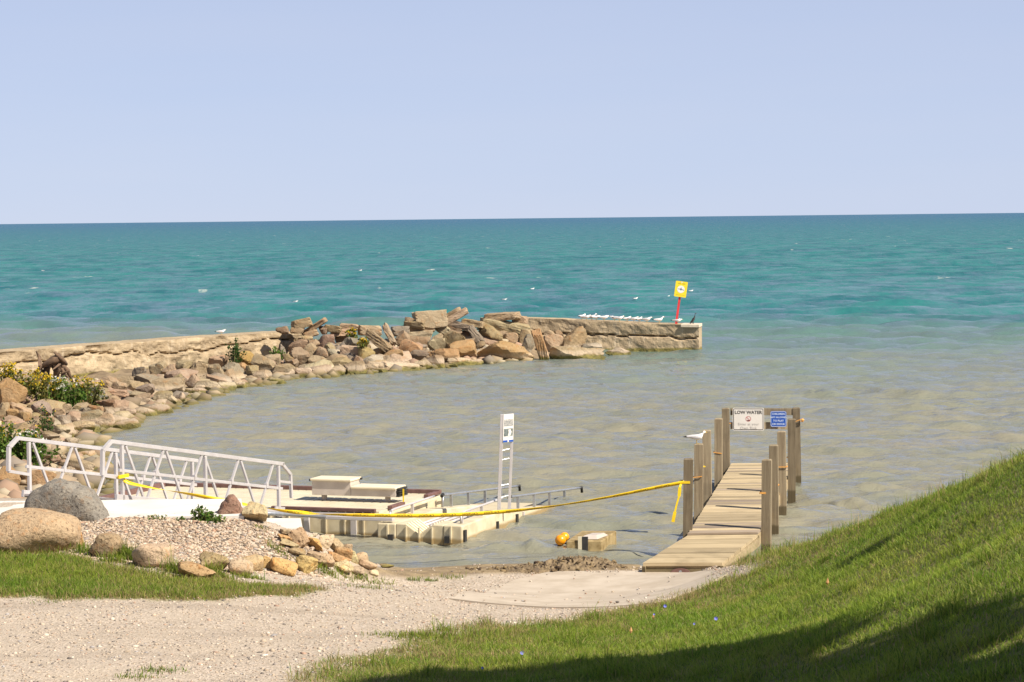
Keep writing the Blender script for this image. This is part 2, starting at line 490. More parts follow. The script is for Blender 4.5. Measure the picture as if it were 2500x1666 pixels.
# ------------------------------------------------------------------ water
def wave_height(x, y, filt=None):
    """sum of wind waves; filt = row spacing of the mesh, shorter waves are left to the material"""
    h = np.zeros(x.shape); g = np.random.default_rng(3)
    harbour = 1 - sstep(78, 112, y + 0.25 * (x - 6) * (x < 6))      # calmer behind the breakwater
    warp = (fbm(x * .12, y * .12, 3) - .5) * 5.0
    specs = []
    for k in range(30): specs.append((g.uniform(.34, 1.2), .0085, 0))
    for k in range(22): specs.append((g.uniform(1.1, 3.2), .0215, 1))
    for k in range(20): specs.append((g.uniform(3.2, 7.5), .036, 2))
    for k in range(10): specs.append((g.uniform(10.0, 26.0), .10, 3))
    for lam, amp, kind in specs:
        ang = g.normal(0, .42) + math.radians(-100)         # running towards the beach
        kx = 2 * math.pi / lam * math.cos(ang); ky = 2 * math.pi / lam * math.sin(ang)
        ph = g.uniform(0, 6.28)
        a = amp * (lam / {0: .8, 1: 2.3, 2: 5.5, 3: 20.}[kind]) ** .9
        env = {0: 1.0, 1: .55 + .45 * (1 - harbour), 2: .10 + .90 * (1 - harbour), 3: sstep(130, 300, y)}[kind]
        wv = np.sin(kx * (x + warp * .3) + ky * (y + warp * .5) + ph)
        wv = wv + .28 * np.cos(2 * (kx * (x + warp * .3) + ky * (y + warp * .5) + ph))
        if filt is not None:
            ly = 2 * math.pi / max(abs(ky), 1e-3)
            wv = wv * np.clip((ly / filt - 2.0) / 2.0, 0, 1)
        h = h + a * env * wv
    gust = .55 + .9 * fbm(x * .05 + 9, y * .035, 3)
    return h * gust

BREAK = []  # breaking wavelets: start, end, height, foam
for a, b, hgt, fo in [((1180, 1344), (1285, 1338), .07, .25), ((1285, 1338), (1400, 1352), .10, .62), ((1470, 1354), (1560, 1350), .07, .58), ((1955, 1222), (2110, 1230), .14, .35), ((1800, 1372), (1850, 1366), .05, .6),
                      ((1120, 1322), (1180, 1330), .03, .4), ((2050, 1185), (2330, 1195), .06, .12), ((1500, 1282), (1570, 1286), .05, .25), ((1230, 1300), (1390, 1298), .05, .15), ((880, 1160), (1120, 1168), .05, .1), ((1350, 1040), (1700, 1050), .06, .05), ((2000, 1010), (2400, 1015), .08, .12), ((850, 1055), (1150, 1062), .07, .16), ((1950, 962), (2350, 966), .11, .15), ((1850, 886), (2100, 884), .12, .3), ((450, 1045), (700, 1040), .05, .05), ((1150, 975), (1500, 968), .07, .05), ((1960, 1100), (2260, 1108), .07, .08)]:
    BREAK.append((at_z(*a, 0.0), at_z(*b, 0.0), hgt * 1.5, fo))

rows_p = np.concatenate([np.array([.9, 1.5, 2.2]), np.arange(3.2, 1060, 1.6)])      # pixels below the horizon
WY = FPX * 5.3 / rows_p
WY = WY[(WY > 27.5)]
tcol = np.concatenate([np.array([-3.5, -2.2, -1.4, -.9, -.6, -.45, -.36, -.3]), np.linspace(-.26, .26, 500), np.array([.3, .36, .45, .6, .9, 1.4, 2.2, 3.5])])
WT, WYY = np.meshgrid(tcol, WY)
WX = WT * WYY
drow = np.gradient(WY)[:, None] * np.ones_like(WT); drow = np.abs(drow)
WZ = wave_height(WX, WYY, drow)
shoal = height(WX, WYY)
calm = np.clip((-shoal) / 0.35, 0.12, 1.0)
WZ = WZ * calm
foam = np.zeros_like(WZ)
for p, q, hgt, fo in BREAK:
    d = (q - p)[:2]; L = np.hypot(*d); d = d / L
    u = (WX - p[0]) * d[0] + (WYY - p[1]) * d[1]; v = -(WX - p[0]) * d[1] + (WYY - p[1]) * d[0]
    ws = max(1.0, p[1] / 42.)
    v = v / ws + .12 * np.sin(u * 2.3) + .5 * (fbm(WX * 1.5, WYY * 1.5, 3) - .5)
    along = sstep(-.3, .25 * ws, u) * (1 - sstep(L - .25 * ws, L + .3, u)) * (.45 + .55 * vnoise(u * 1.1 + p[0], u * 0))
    prof = np.where(v < 0, np.exp(-(v / .14) ** 2), np.exp(-(v / .42) ** 2))
    WZ = WZ + hgt * along * prof
    foam = np.maximum(foam, fo * along * np.exp(-((v + .12) / .22) ** 2))
# thin foam where the lake meets stone and sand
edge = np.exp(-((shoal + .02) / .05) ** 2) * (WYY < 100)
foam = np.maximum(foam, edge * .18)
nr2, nc2 = WX.shape
ii = np.arange(nr2 * nc2).reshape(nr2, nc2)
WF = np.stack([ii[:-1, :-1], ii[1:, :-1], ii[1:, 1:], ii[:-1, 1:]], -1).reshape(-1, 4)

def water_material():
    m, nt, b = new_mat('lake_water')
    pos = N(nt, 'ShaderNodeNewGeometry').outputs['Position']
    sp = N(nt, 'ShaderNodeSeparateXYZ'); nt.links.new(pos, sp.inputs[0])
    co = coords(nt)
    big = noise_n(nt, coords(nt, scale=(.018, .05, .02)), 1.0, 4)
    # turbid bay water -> turquoise shoal -> deep blue
    bx = math_n(nt, 'MULTIPLY', math_n(nt, 'MINIMUM', math_n(nt, 'SUBTRACT', sp.outputs[0], 6.0), 0.0), .45)
    yy = math_n(nt, 'ADD', math_n(nt, 'ADD', sp.outputs[1], bx), math_n(nt, 'MULTIPLY', math_n(nt, 'SUBTRACT', big, .5), 50.0))
    f1 = maprange(nt, yy, 55, 138)
    bay = mixc(nt, maprange(nt, noise_n(nt, coords(nt, scale=(.25, .6, .3)), 1.0, 4), .35, .7), (.224, .208, .150), (.188, .191, .142))
    turq = mixc(nt, maprange(nt, noise_n(nt, coords(nt, scale=(.16, .09, .1)), 1.0, 7, .75), .38, .64), (.026, .165, .155), (.012, .100, .115))
    f2 = maprange(nt, math_n(nt, 'LOGARITHM', sp.outputs[1], 10.0), 2.4, 3.8)
    deep = mixc(nt, f2, turq, (.012, .088, .155))
    c = mixc(nt, f1, bay, deep)
    # foam: breaking wavelets (attribute) and scattered whitecaps on the open lake
    fa = N(nt, 'ShaderNodeAttribute', attribute_name='foam').outputs['Fac']
    fn = noise_n(nt, co, 16.0, 6, .75)
    f_shore = maprange(nt, math_n(nt, 'ADD', fa, math_n(nt, 'MULTIPLY', math_n(nt, 'SUBTRACT', fn, .5), 3.2)), .78, 1.15)
    capn = noise_n(nt, coords(nt, scale=(.16, .075, .1)), 1.0, 3, .6)
    capm = noise_n(nt, coords(nt, scale=(.9, .35, .5)), 1.0, 3, .6)
    cap = math_n(nt, 'MULTIPLY', maprange(nt, capn, .675, .70), maprange(nt, capm, .5, .62))
    cap = math_n(nt, 'MULTIPLY', cap, maprange(nt, sp.outputs[1], 120, 240))
    f_all = math_n(nt, 'MAXIMUM', math_n(nt, 'MULTIPLY', f_shore, math_n(nt, 'GREATER_THAN', fa, .05)), cap)
    c = mixc(nt, f_all, c, (.62, .60, .53))
    r1 = noise_n(nt, coords(nt, scale=(1.0, 2.2, 1)), 3.2, 5, .62, .4)
    r2 = noise_n(nt, coords(nt, scale=(.20, .42, 1)), 1.0, 5, .62, .3)
    hh = math_n(nt, 'ADD', math_n(nt, 'MULTIPLY', r1, .042), math_n(nt, 'MULTIPLY', r2, math_n(nt, 'MULTIPLY', maprange(nt, sp.outputs[1], 90, 220), .55)))
    bn = N(nt, 'ShaderNodeBump'); bn.inputs['Strength'].default_value = 1.0; bn.inputs['Distance'].default_value = 1.0
    nt.links.new(hh, bn.inputs['Height'])
    df = N(nt, 'ShaderNodeBsdfDiffuse'); gl = N(nt, 'ShaderNodeBsdfGlossy')
    nt.links.new(c, df.inputs['Color']); nt.links.new(bn.outputs[0], df.inputs['Normal']); nt.links.new(bn.outputs[0], gl.inputs['Normal'])
    nt.links.new(maprange(nt, f_all, 0, 1, .06, .6), gl.inputs['Roughness'])
    fr = N(nt, 'ShaderNodeFresnel'); fr.inputs['IOR'].default_value = 1.333; nt.links.new(bn.outputs[0], fr.inputs['Normal'])
    # wind roughness: far chop shadows itself, so its mean reflectance stays low
    cap_r = maprange(nt, math_n(nt, 'LOGARITHM', sp.outputs[1], 10.0), 1.6, 2.6, .62, .25)
    cat = noise_n(nt, coords(nt, scale=(.36, .19, 1)), 1.0, 7, .78)            # light and dark sky reflections of ripples, put in as reflectance noise
    cat2 = noise_n(nt, coords(nt, scale=(1.7, 1.5, 1)), 1.0, 5, .72)
    mf = N(nt, 'ShaderNodeMix', data_type='FLOAT'); nt.links.new(maprange(nt, sp.outputs[1], 60, 130), mf.inputs[0]); nt.links.new(cat2, mf.inputs[2]); nt.links.new(cat, mf.inputs[3]); cat = mf.outputs[0]
    cat = maprange(nt, cat, .36, .64, .35, 1.7)
    fc = math_n(nt, 'MULTIPLY', math_n(nt, 'MULTIPLY', math_n(nt, 'MINIMUM', fr.outputs[0], cap_r), cat, True), math_n(nt, 'SUBTRACT', 1.0, math_n(nt, 'MULTIPLY', f_all, .9)))
    mx = N(nt, 'ShaderNodeMixShader'); nt.links.new(fc, mx.inputs[0]); nt.links.new(df.outputs[0], mx.inputs[1]); nt.links.new(gl.outputs[0], mx.inputs[2])
    nt.nodes.remove(b)
    nt.links.new(mx.outputs[0], nt.nodes['Material Output'].inputs[0])
    return m
M_water = water_material()
wme = mesh_np('water', np.stack([WX, WYY, WZ], -1).reshape(-1, 3), WF, M_water, True)
wme.attributes.new('foam', 'FLOAT', 'POINT').data.foreach_set('value', foam.astype(np.float32).ravel())
water = put(bpy.data.objects.new('water', wme)); tag(water, kind='structure', label='choppy green lake water')
# ------------------------------------------------------------------ stone materials
def rock_material(name, grain=1.0, speck=0.35, dk=(.52, .49, .47)):
    """tinted by the object's own colour; algae and wet stain hug the lake level"""
    m, nt, b = new_mat(name)
    b.inputs['Roughness'].default_value = 0.9; b.inputs['Specular IOR Level'].default_value = 0.2
    oi = N(nt, 'ShaderNodeObjectInfo')
    co = coords(nt)
    n1 = noise_n(nt, co, 2.0 * grain, 7, .65, .8)
    n2 = noise_n(nt, co, 15 * grain, 5, .75)
    n3 = noise_n(nt, co, 5.5 * grain, 6, .65, .4)
    dark = mixc(nt, 1.0, oi.outputs['Color'], dk, 'MULTIPLY')
    lite = mixc(nt, .16, oi.outputs['Color'], (.55, .46, .33))
    c = mixc(nt, maprange(nt, n1, .32, .68), oi.outputs['Color'], lite)
    c = mixc(nt, math_n(nt, 'MULTIPLY', maprange(nt, n2, .5, .72), speck * 1.7, True), c, dark)
    rust = mixc(nt, 1.0, oi.outputs['Color'], (1.1, .72, .42), 'MULTIPLY')
    c = mixc(nt, math_n(nt, 'MULTIPLY', maprange(nt, n3, .52, .7), .5), c, rust)
    sp = N(nt, 'ShaderNodeSeparateXYZ'); nt.links.new(N(nt, 'ShaderNodeNewGeometry').outputs['Position'], sp.inputs[0])
    zz = math_n(nt, 'ADD', sp.outputs[2], math_n(nt, 'MULTIPLY', math_n(nt, 'SUBTRACT', n1, .5), .28))
    alg = mixc(nt, maprange(nt, n3, .4, .6), (.17, .145, .035), (.085, .082, .022))
    pale = mixc(nt, .55, c, (.60, .50, .38))
    c = mixc(nt, math_n(nt, 'MULTIPLY', math_n(nt, 'MULTIPLY', maprange(nt, zz, .12, .2), maprange(nt, zz, .38, .26)), .6), c, pale)
    c = mixc(nt, math_n(nt, 'MULTIPLY', maprange(nt, zz, .17, .08), .88), c, alg)
    nt.links.new(c, b.inputs['Base Color'])
    bump(nt, b, math_n(nt, 'ADD', n3, math_n(nt, 'MULTIPLY', n2, .5)), .8, .09 / grain)
    return m
M_rock = rock_material('lake_stone')
M_granite = rock_material('granite', 1.7, .95, (.38, .36, .35))
M_slabrock = rock_material('broken_concrete', 1.2, .3)

PALE = {'tan': (.42, .325, .21), 'light': (.55, .46, .335), 'orange': (.47, .265, .105), 'amber': (.50, .30, .08), 'pink': (.45, .32, .24), 'grey': (.27, .25, .22),
        'dark': (.15, .125, .105), 'brown': (.27, .19, .12), 'olive': (.31, .25, .12), 'white': (.66, .60, .52), 'red': (.30, .16, .11), 'cream': (.58, .50, .32), 'yellow': (.52, .36, .12)}

def rock_geo(seed, kind, sub=3):
    g = np.random.default_rng(seed)
    D, F = icosphere(sub)
    if kind in ('block', 'slab'):
        nrm = np.vstack([np.eye(3), -np.eye(3)]) + g.normal(0, .07, (6, 3))
        hh = np.full(6, .80)
        ex = g.normal(0, 1, (3, 3)); ex /= np.linalg.norm(ex, axis=1)[:, None]
        nrm = np.vstack([nrm / np.linalg.norm(nrm, axis=1)[:, None], ex]); hh = np.concatenate([hh, g.uniform(1.0, 1.15, 3)])
        k = 38
    elif kind == 'ang':
        n = 11
        nrm = g.normal(0, 1, (n, 3)); nrm /= np.linalg.norm(nrm, axis=1)[:, None]
        nrm = np.vstack([nrm, np.eye(3), -np.eye(3)]); hh = np.concatenate([g.uniform(.46, .9, n), np.full(6, .95)])
        k = 44
    elif kind == 'smooth':
        n = 10
        nrm = g.normal(0, 1, (n, 3)); nrm /= np.linalg.norm(nrm, axis=1)[:, None]
        nrm = np.vstack([nrm, np.eye(3), -np.eye(3)]); hh = np.concatenate([g.uniform(.72, 1.0, n), np.full(6, .92)])
        k = 8
    else:
        n = 12
        nrm = g.normal(0, 1, (n, 3)); nrm /= np.linalg.norm(nrm, axis=1)[:, None]
        nrm = np.vstack([nrm, np.eye(3), -np.eye(3)]); hh = np.concatenate([g.uniform(.52, .98, n), np.full(6, .95)])
        k = 30
    A = np.maximum(D @ nrm.T / hh[None, :], 0)
    r = (A ** k).sum(1) ** (-1.0 / k)
    P = D * r[:, None]
    amp = {'block': .025, 'slab': .035, 'ang': .04, 'round': .03, 'smooth': .022}[kind]
    for q in range(5):
        w = g.normal(0, 1, 3) * (2.5 * 1.7 ** q); ph = g.uniform(0, 6.28)
        P = P + D * (amp * .75 ** q * np.sin(P @ w + ph))[:, None]
    lo, hi = P.min(0), P.max(0)
    P = (P - (lo + hi) / 2) / ((hi - lo) / 2)
    return P, F

ROCKS = []
_rid = [100]
def rock(c, W, D, H, tilt=0, kind='ang', colour='tan', name='rock', yaw=None, sub=3, mat=None, vary=.16, roll=0):
    _rid[0] += 1
    g = np.random.default_rng(_rid[0])
    P, F = rock_geo(_rid[0], kind, 4 if (max(W, H) > .95 and sub == 3) else sub)
    P = P * np.array((W / 2, D / 2, H / 2))
    if yaw is None: yaw = g.uniform(-.3, .3) if kind in ('slab', 'block') else g.uniform(-.25, .25)
    R = Matrix.Rotation(math.radians(tilt), 3, 'Y') @ Matrix.Rotation(math.radians(roll), 3, 'X') @ Matrix.Rotation(yaw, 3, 'Z')
    P = P @ np.array(R).T
    me = mesh_np(name, P, F, mat or (M_slabrock if kind in ('slab', 'block') else M_rock), True)
    if kind != 'smooth':
        try: me.set_sharp_from_angle(angle=math.radians(24 if c[1] > 40 else 38))
        except Exception: pass
    o = put(bpy.data.objects.new(name, me))
    o.location = [float(v) for v in c]
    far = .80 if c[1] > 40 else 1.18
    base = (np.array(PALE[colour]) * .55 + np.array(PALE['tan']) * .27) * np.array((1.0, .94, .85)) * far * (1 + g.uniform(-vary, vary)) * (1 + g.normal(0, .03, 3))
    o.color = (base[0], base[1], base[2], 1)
    ROCKS.append((o, colour, kind, max(W, H), np.array(c)))
    return o

def rock_px(x, y, w, h, tilt=0, kind='ang', colour='tan', y0=13.0, back=.35, deep=.9, **kw):
    """a stone whose outline fills this box of the photograph, resting on the ground it covers"""
    a = math.radians(tilt)
    hb = abs(math.sin(a)) * w / 2 + abs(math.cos(a)) * h / 2
    g = ground_at(x, y + hb * .82, y0)
    Yg = g[1]
    if Yg > 60:                    # keep the pile in front of the wall
        d = ray(x, y + hb * .82)
        while Yg > 60:
            q = CAM + d * Yg
            if sdist(q[:1], q[1:2], WALL)[0] < -.9 and q[0] < 7: break
            Yg -= .25
        g = CAM + d * Yg
    k = 1 / ppm(g[1])
    W, H = w * k, h * k
    if kind == 'slab': D = max(min(W * .7, 1.1), H * 1.5)
    else: D = deep * min(W, 1.5 * H)
    Y = g[1] + back * max(H, D * .6)
    c = at_y(x, y, Y)
    if Yg > 40 and abs(tilt) < 12: c[2] -= H * .16; H *= 1.36
    return rock(c, W * 1.12, D * 1.15, H * 1.06, tilt, kind, colour, **kw)

def crop(ox, oy, s, rows, **kw):
    for r in rows:
        x, y, w, h, tilt, kind, colour = r[:7]
        o = rock_px(ox + x * s, oy + y * s, w * s, h * s, tilt, {'r': 'smooth' if kw.get('y0') == 26 else 'round', 'a': 'ang', 's': 'slab', 'b': 'block'}[kind], colour, **kw)
        if len(r) > 7: o['label'] = r[7]

# --- the breakwater: two standing lengths of broken wall
M_wall = None
def wall_material():
    m, nt, b = new_mat('old_lake_concrete')
    b.inputs['Roughness'].default_value = .95; b.inputs['Specular IOR Level'].default_value = .15
    co = coords(nt)
    n1 = noise_n(nt, co, 1.1, 7, .65, .5); n2 = noise_n(nt, co, 11, 5, .65); n3 = noise_n(nt, coords(nt, scale=(6, 6, .8)), 1.0, 4)
    c = mixc(nt, maprange(nt, n1, .3, .7), (.42, .325, .205), (.285, .215, .135))
    c = mixc(nt, math_n(nt, 'MULTIPLY', maprange(nt, n2, .52, .7), .5), c, (.19, .145, .09))
    c = mixc(nt, math_n(nt, 'MULTIPLY', maprange(nt, n3, .5, .68), .4), c, (.52, .43, .31))
    sp = N(nt, 'ShaderNodeSeparateXYZ'); nt.links.new(N(nt, 'ShaderNodeNewGeometry').outputs['Position'], sp.inputs[0])
    zz = math_n(nt, 'ADD', sp.outputs[2], math_n(nt, 'MULTIPLY', math_n(nt, 'SUBTRACT', n1, .5), .25))
    alg = mixc(nt, maprange(nt, n2, .4, .6), (.20, .17, .035), (.10, .085, .02))
    c = mixc(nt, math_n(nt, 'MULTIPLY', maprange(nt, zz, .16, .07), .85), c, alg)
    nt.links.new(c, b.inputs['Base Color'])
    bump(nt, b, math_n(nt, 'ADD', n1, n2), .6, .06)
    return m
M_wall = wall_material()
M_cap = simple('bleached_concrete', (.60, .52, .40), (.48, .40, .29), .9, scale=4, bmp=.3, bdist=.02)

def wall_piece(name, pts, thick, zlow, label, crack, seed, erode=.10, parent=None):
    """pts: front top edge (x, y, z). front face is a displaced grid with a horizontal crack"""
    pts = np.array(pts, float)
    seg = np.hypot(np.diff(pts[:, 0]), np.diff(pts[:, 1])); S = np.concatenate([[0], np.cumsum(seg)])
    ns = int(S[-1] / .055); s = np.linspace(0, S[-1], ns)
    fx, fy, fz = (np.interp(s, S, pts[:, k]) for k in range(3))
    dx = np.gradient(fx); dy = np.gradient(fy); L = np.hypot(dx, dy); nx, ny = dy / L, -dx / L      # towards the viewer
    nz = 30
    t = np.linspace(0, 1, nz)
    SS, TT = np.meshgrid(s, t)
    ZZ = fz[None, :] * (1 - TT) + zlow * TT
    cr = crack(SS) + (fbm(SS * 1.3 + seed, SS * 0 + seed, 4) - .5) * .34
    gap = ZZ - cr
    out = (fbm(SS * .9 + seed, ZZ * 1.6, 4) - .5) * erode * 2 + (fbm(SS * 5 + seed, ZZ * 6, 3) - .5) * .06
    w = .02 + .03 * vnoise(SS * 1.7 + seed * 3, SS * 0)
    out = out - .22 * np.exp(-(gap / w) ** 2) * (vnoise(SS * .8 + seed, SS * 0 + 4) > .22)
    out = out + np.where(gap < 0, erode * 1.2 * fbm(SS * .8 + 3 + seed, ZZ, 3), 0)
    out = out * sstep(0, .06, TT)
    topj = (fbm(s * 2.2 + seed, s * 0, 3) - .5) * .05
    V = np.stack([fx[None, :] + nx[None, :] * out, fy[None, :] + ny[None, :] * out, ZZ + np.where(TT == 0, topj[None, :], 0)], -1)
    n0 = ns * nz
    top = np.stack([fx - nx * thick, fy - ny * thick, fz + topj * .5], -1)
    bot = np.stack([fx - nx * thick, fy - ny * thick, np.full(ns, zlow)], -1)
    VV = np.concatenate([V.reshape(-1, 3), top, bot])
    I = np.arange(n0).reshape(nz, ns)
    F = [tuple(q) for q in np.stack([I[:-1, :-1], I[1:, :-1], I[1:, 1:], I[:-1, 1:]], -1).reshape(-1, 4)]
    for i in range(ns - 1):
        F.append((n0 + i, I[0, i], I[0, i + 1], n0 + i + 1))
        F.append((n0 + ns + i, n0 + i, n0 + i + 1, n0 + ns + i + 1))
    for e in (0, ns - 1):
        F.append(tuple(I[:, e]) + (n0 + ns + e, n0 + e))
    root = thing(name, label, 'wall', (fx[ns // 2], fy[ns // 2], 0.0))
    me = mesh_np('wall_body', VV - ORG[root], F, M_wall, False)
    o = put(bpy.data.objects.new('wall_body', me), root); ORG[o] = ORG[root]
    return root, (s, fx, fy, fz, nx, ny)

LW = [at_y(-420, 888, 73.5), at_y(-200, 873, 75.5), at_y(0, 860, 78.4), at_y(253, 841, 82.7), at_y(506, 823, 87.2), at_y(700, 811, 89.8), at_y(744, 810, 90.4)]
lw, lwd = wall_piece('breakwater_wall', LW, 1.25, -.6, 'long low weathered wall running along the rocky shore behind the goldenrod', lambda s: .66 + .10 * np.sin(s * .7), 3.0, .21)
RW = [at_y(1286, 777, 94.3), at_y(1340, 779, 94.3), at_y(1420, 783, 94.1), at_y(1500, 786, 93.9), at_y(1600, 791, 93.6), at_y(1706, 794, 93.3)]
rw, rwd = wall_piece('breakwater_wall', RW, 1.25, -.7, 'cracked end of the breakwater wall on which the gulls rest', lambda s: .78 - .045 * s, 8.0, .09)
# pale cap left on the very end of the wall
cp = MB()
p0 = np.array(RW[-1]) + (0, 0, .0); p1 = at_y(1664, 793.4, 93.42)
d = (p0 - p1); d /= np.linalg.norm(d); nn = np.array((d[1], -d[0], 0.)); nn /= np.linalg.norm(nn)
cp.obox((p0 + p1) / 2 - nn * .5 + np.array((0, 0, -.035)), d * (np.linalg.norm(p0 - p1) / 2 + .03), nn * .58, np.array((0, 0, .06)))
cp.build('wall_cap', M_cap, rw, bevel=.015)

# --- stones read off the photograph
crop(660, 750, .1445, [
    (535, 278, 340, 165, -14, 'b', 'tan', 'tan concrete block lying askew at the end of the long low wall'),
    (760, 325, 440, 95, -33, 's', 'tan', 'long narrow slab leaning up towards the lake beside the long low wall'),
    (200, 378, 210, 100, 0, 'a', 'brown'), (455, 368, 230, 90, 0, 'a', 'brown'), (690, 452, 230, 110, -14, 'b', 'tan'), (900, 378, 150, 100, 0, 'a', 'pink'),
    (1050, 350, 290, 85, 9, 's', 'brown'), (1220, 415, 380, 95, -4, 's', 'tan'), (1330, 325, 290, 80, 5, 's', 'tan'),
    (1680, 378, 370, 130, 3, 'b', 'light', 'pale rectangular block above the two yellow flower tufts'),
    (2010, 465, 360, 110, 63, 's', 'light', 'pale slab standing steeply beside the dark slanting slab'),
    (1840, 590, 460, 165, 39, 's', 'brown', 'dark brown slab slanting down to the right above the white boulder'),
    (940, 560, 300, 180, 0, 'a', 'pink'), (1380, 590, 250, 140, 0, 'a', 'grey'), (1560, 560, 110, 110, 0, 'r', 'olive'),
    (1365, 725, 330, 140, 3, 'b', 'light', 'flat topped pale block halfway down the rubble below the yellow flowers'),
    (1620, 765, 270, 180, 0, 'r', 'yellow'), (470, 650, 320, 190, 0, 'r', 'brown'), (690, 725, 230, 210, 0, 'r', 'tan'), (500, 810, 310, 240, 0, 'r', 'tan'),
    (870, 765, 200, 180, 0, 'r', 'tan'), (740, 610, 180, 110, 18, 'r', 'pink'), (300, 850, 140, 170, -30, 'r', 'olive'), (205, 745, 110, 230, -8, 'a', 'grey'),
    (95, 890, 160, 180, 0, 'r', 'tan'), (1060, 775, 210, 140, 0, 'a', 'grey'), (1120, 895, 370, 200, 0, 'r', 'tan'), (800, 895, 300, 150, 0, 'a', 'tan'),
    (1445, 895, 200, 150, 0, 'a', 'pink'), (1735, 893, 320, 160, 0, 'r', 'white', 'white rounded boulder among tan stones near the waterline'),
    (1960, 890, 140, 140, 0, 'r', 'tan'), (2080, 805, 340, 160, 0, 'a', 'orange'), (240, 1065, 380, 190, 0, 'a', 'tan'), (550, 1095, 280, 120, 0, 'b', 'pink'),
    (885, 1055, 400, 160, 0, 'a', 'tan'), (1120, 1095, 280, 120, 0, 'a', 'tan'), (1430, 1045, 340, 240, 0, 'a', 'brown'), (1700, 1035, 250, 140, 0, 'b', 'tan'),
    (1680, 1105, 260, 90, 0, 'a', 'olive'), (1890, 1085, 200, 120, 0, 'a', 'brown'), (2170, 985, 640, 170, -4, 'a', 'light', 'broad flat pale ledge stone at the water below the white boulder'),
    (1150, 1000, 190, 100, 0, 'a', 'tan'), (850, 1208, 150, 60, 0, 'r', 'brown', 'small brown stone alone in the water off the rubble'), (380, 925, 190, 100, 0, 'a', 'pink'), (570, 1005, 210, 90, 0, 'a', 'tan'),
    (40, 1005, 140, 210, 0, 'r', 'pink'), (1820, 735, 190, 80, 0, 'r', 'tan'), (1220, 500, 240, 110, 0, 'a', 'dark'), (1600, 640, 180, 120, 0, 'a', 'tan'), (640, 500, 160, 120, 0, 'a', 'tan'),
    (1000, 660, 200, 110, 0, 'a', 'tan'), (700, 1010, 170, 100, 10, 'a', 'pink')], y0=70)
crop(960, 740, .1445, [
    (620, 240, 520, 215, -3, 'b', 'light', 'largest rectangular concrete block on top of the rubble'),
    (1045, 238, 450, 125, -28, 's', 'light', 'long pale slab tilted on top of the rubble beside the largest block'),
    (1010, 178, 270, 105, -30, 's', 'tan'), (600, 315, 190, 150, -28, 'a', 'tan'), (360, 355, 370, 95, 3, 's', 'brown'), (120, 455, 270, 125, -5, 's', 'grey'),
    (465, 435, 450, 110, -3, 's', 'tan'), (450, 522, 410, 100, -5, 's', 'light'), (450, 620, 370, 105, 5, 's', 'brown'), (160, 575, 230, 210, 0, 'a', 'tan'),
    (280, 270, 150, 60, 0, 'a', 'tan'), (815, 435, 290, 155, 25, 'a', 'light'), (1010, 435, 310, 115, 15, 's', 'brown'), (1140, 385, 410, 115, 18, 's', 'grey'), (1350, 335, 370, 95, 8, 's', 'tan'),
    (1390, 540, 330, 135, 50, 's', 'grey'), (1650, 505, 400, 260, 15, 'a', 'olive', 'big olive wedge stone shaded on its near side below the long slab'),
    (1860, 385, 760, 170, 8, 's', 'tan', 'longest slab on the rubble, lying against the gull wall'), (1830, 218, 570, 100, -3, 's', 'tan', 'thin flat slab topping the rubble next to the gull wall'),
    (2140, 275, 240, 110, 5, 's', 'tan'), (1980, 580, 280, 140, -8, 'a', 'tan'), (2220, 565, 180, 230, 0, 'a', 'tan'), (290, 745, 380, 220, 5, 'a', 'orange'),
    (720, 705, 280, 210, 0, 'a', 'light'), (760, 585, 210, 140, 0, 'a', 'tan'), (1010, 625, 380, 270, 0, 'r', 'olive'), (1200, 765, 490, 270, 0, 'r', 'orange', 'large orange tinted boulder below the olive boulder in the rubble'),
    (1860, 825, 930, 350, 0, 'a', 'orange', 'hugest orange brown boulder standing in the water beside the upright stone'), (440, 875, 330, 160, 0, 'a', 'dark'),
    (850, 895, 530, 230, 0, 'a', 'orange'), (1180, 985, 520, 120, 0, 'a', 'tan'), (730, 975, 310, 190, 0, 'a', 'brown'), (520, 1035, 290, 140, 0, 'a', 'olive'),
    (960, 1065, 240, 80, 0, 'a', 'olive'), (60, 870, 150, 180, 0, 'a', 'pink'), (1760, 640, 330, 70, 0, 's', 'light'), (1340, 612, 210, 65, 0, 's', 'pink'), (1470, 700, 160, 100, 0, 'a', 'tan'),
    (1210, 535, 190, 130, 0, 'a', 'grey'), (230, 875, 120, 100, 0, 'r', 'tan'), (200, 1105, 360, 100, 0, 'a', 'olive'), (900, 520, 200, 100, 10, 'a', 'tan'), (1560, 420, 220, 120, 20, 'a', 'grey')], y0=70)
crop(1260, 760, .1275, [
    (470, 665, 570, 190, 74, 's', 'orange', 'narrow stone standing upright in the water below the gull wall'),
    (700, 575, 360, 260, 0, 'a', 'tan'), (1100, 510, 500, 340, -8, 'a', 'olive', 'big olive stone propped against the gull wall above dark hollows'),
    (1180, 825, 970, 270, 2, 'a', 'tan', 'broad tan boulder in the water right of the upright stone'), (1430, 670, 410, 120, 0, 'r', 'grey', 'dark grey stone lying on the broad tan boulder'),
    (1960, 775, 480, 180, 3, 'a', 'brown', 'brown ledge stone at the waterline under the gull wall'), (200, 600, 270, 310, 0, 'a', 'grey'), (250, 400, 270, 140, 20, 's', 'tan'), (1000, 665, 340, 70, 0, 'a', 'brown'),
    (820, 430, 150, 130, 0, 'a', 'brown'), (90, 420, 180, 140, 10, 'a', 'tan'), (640, 420, 220, 110, 5, 'a', 'tan')], y0=70)
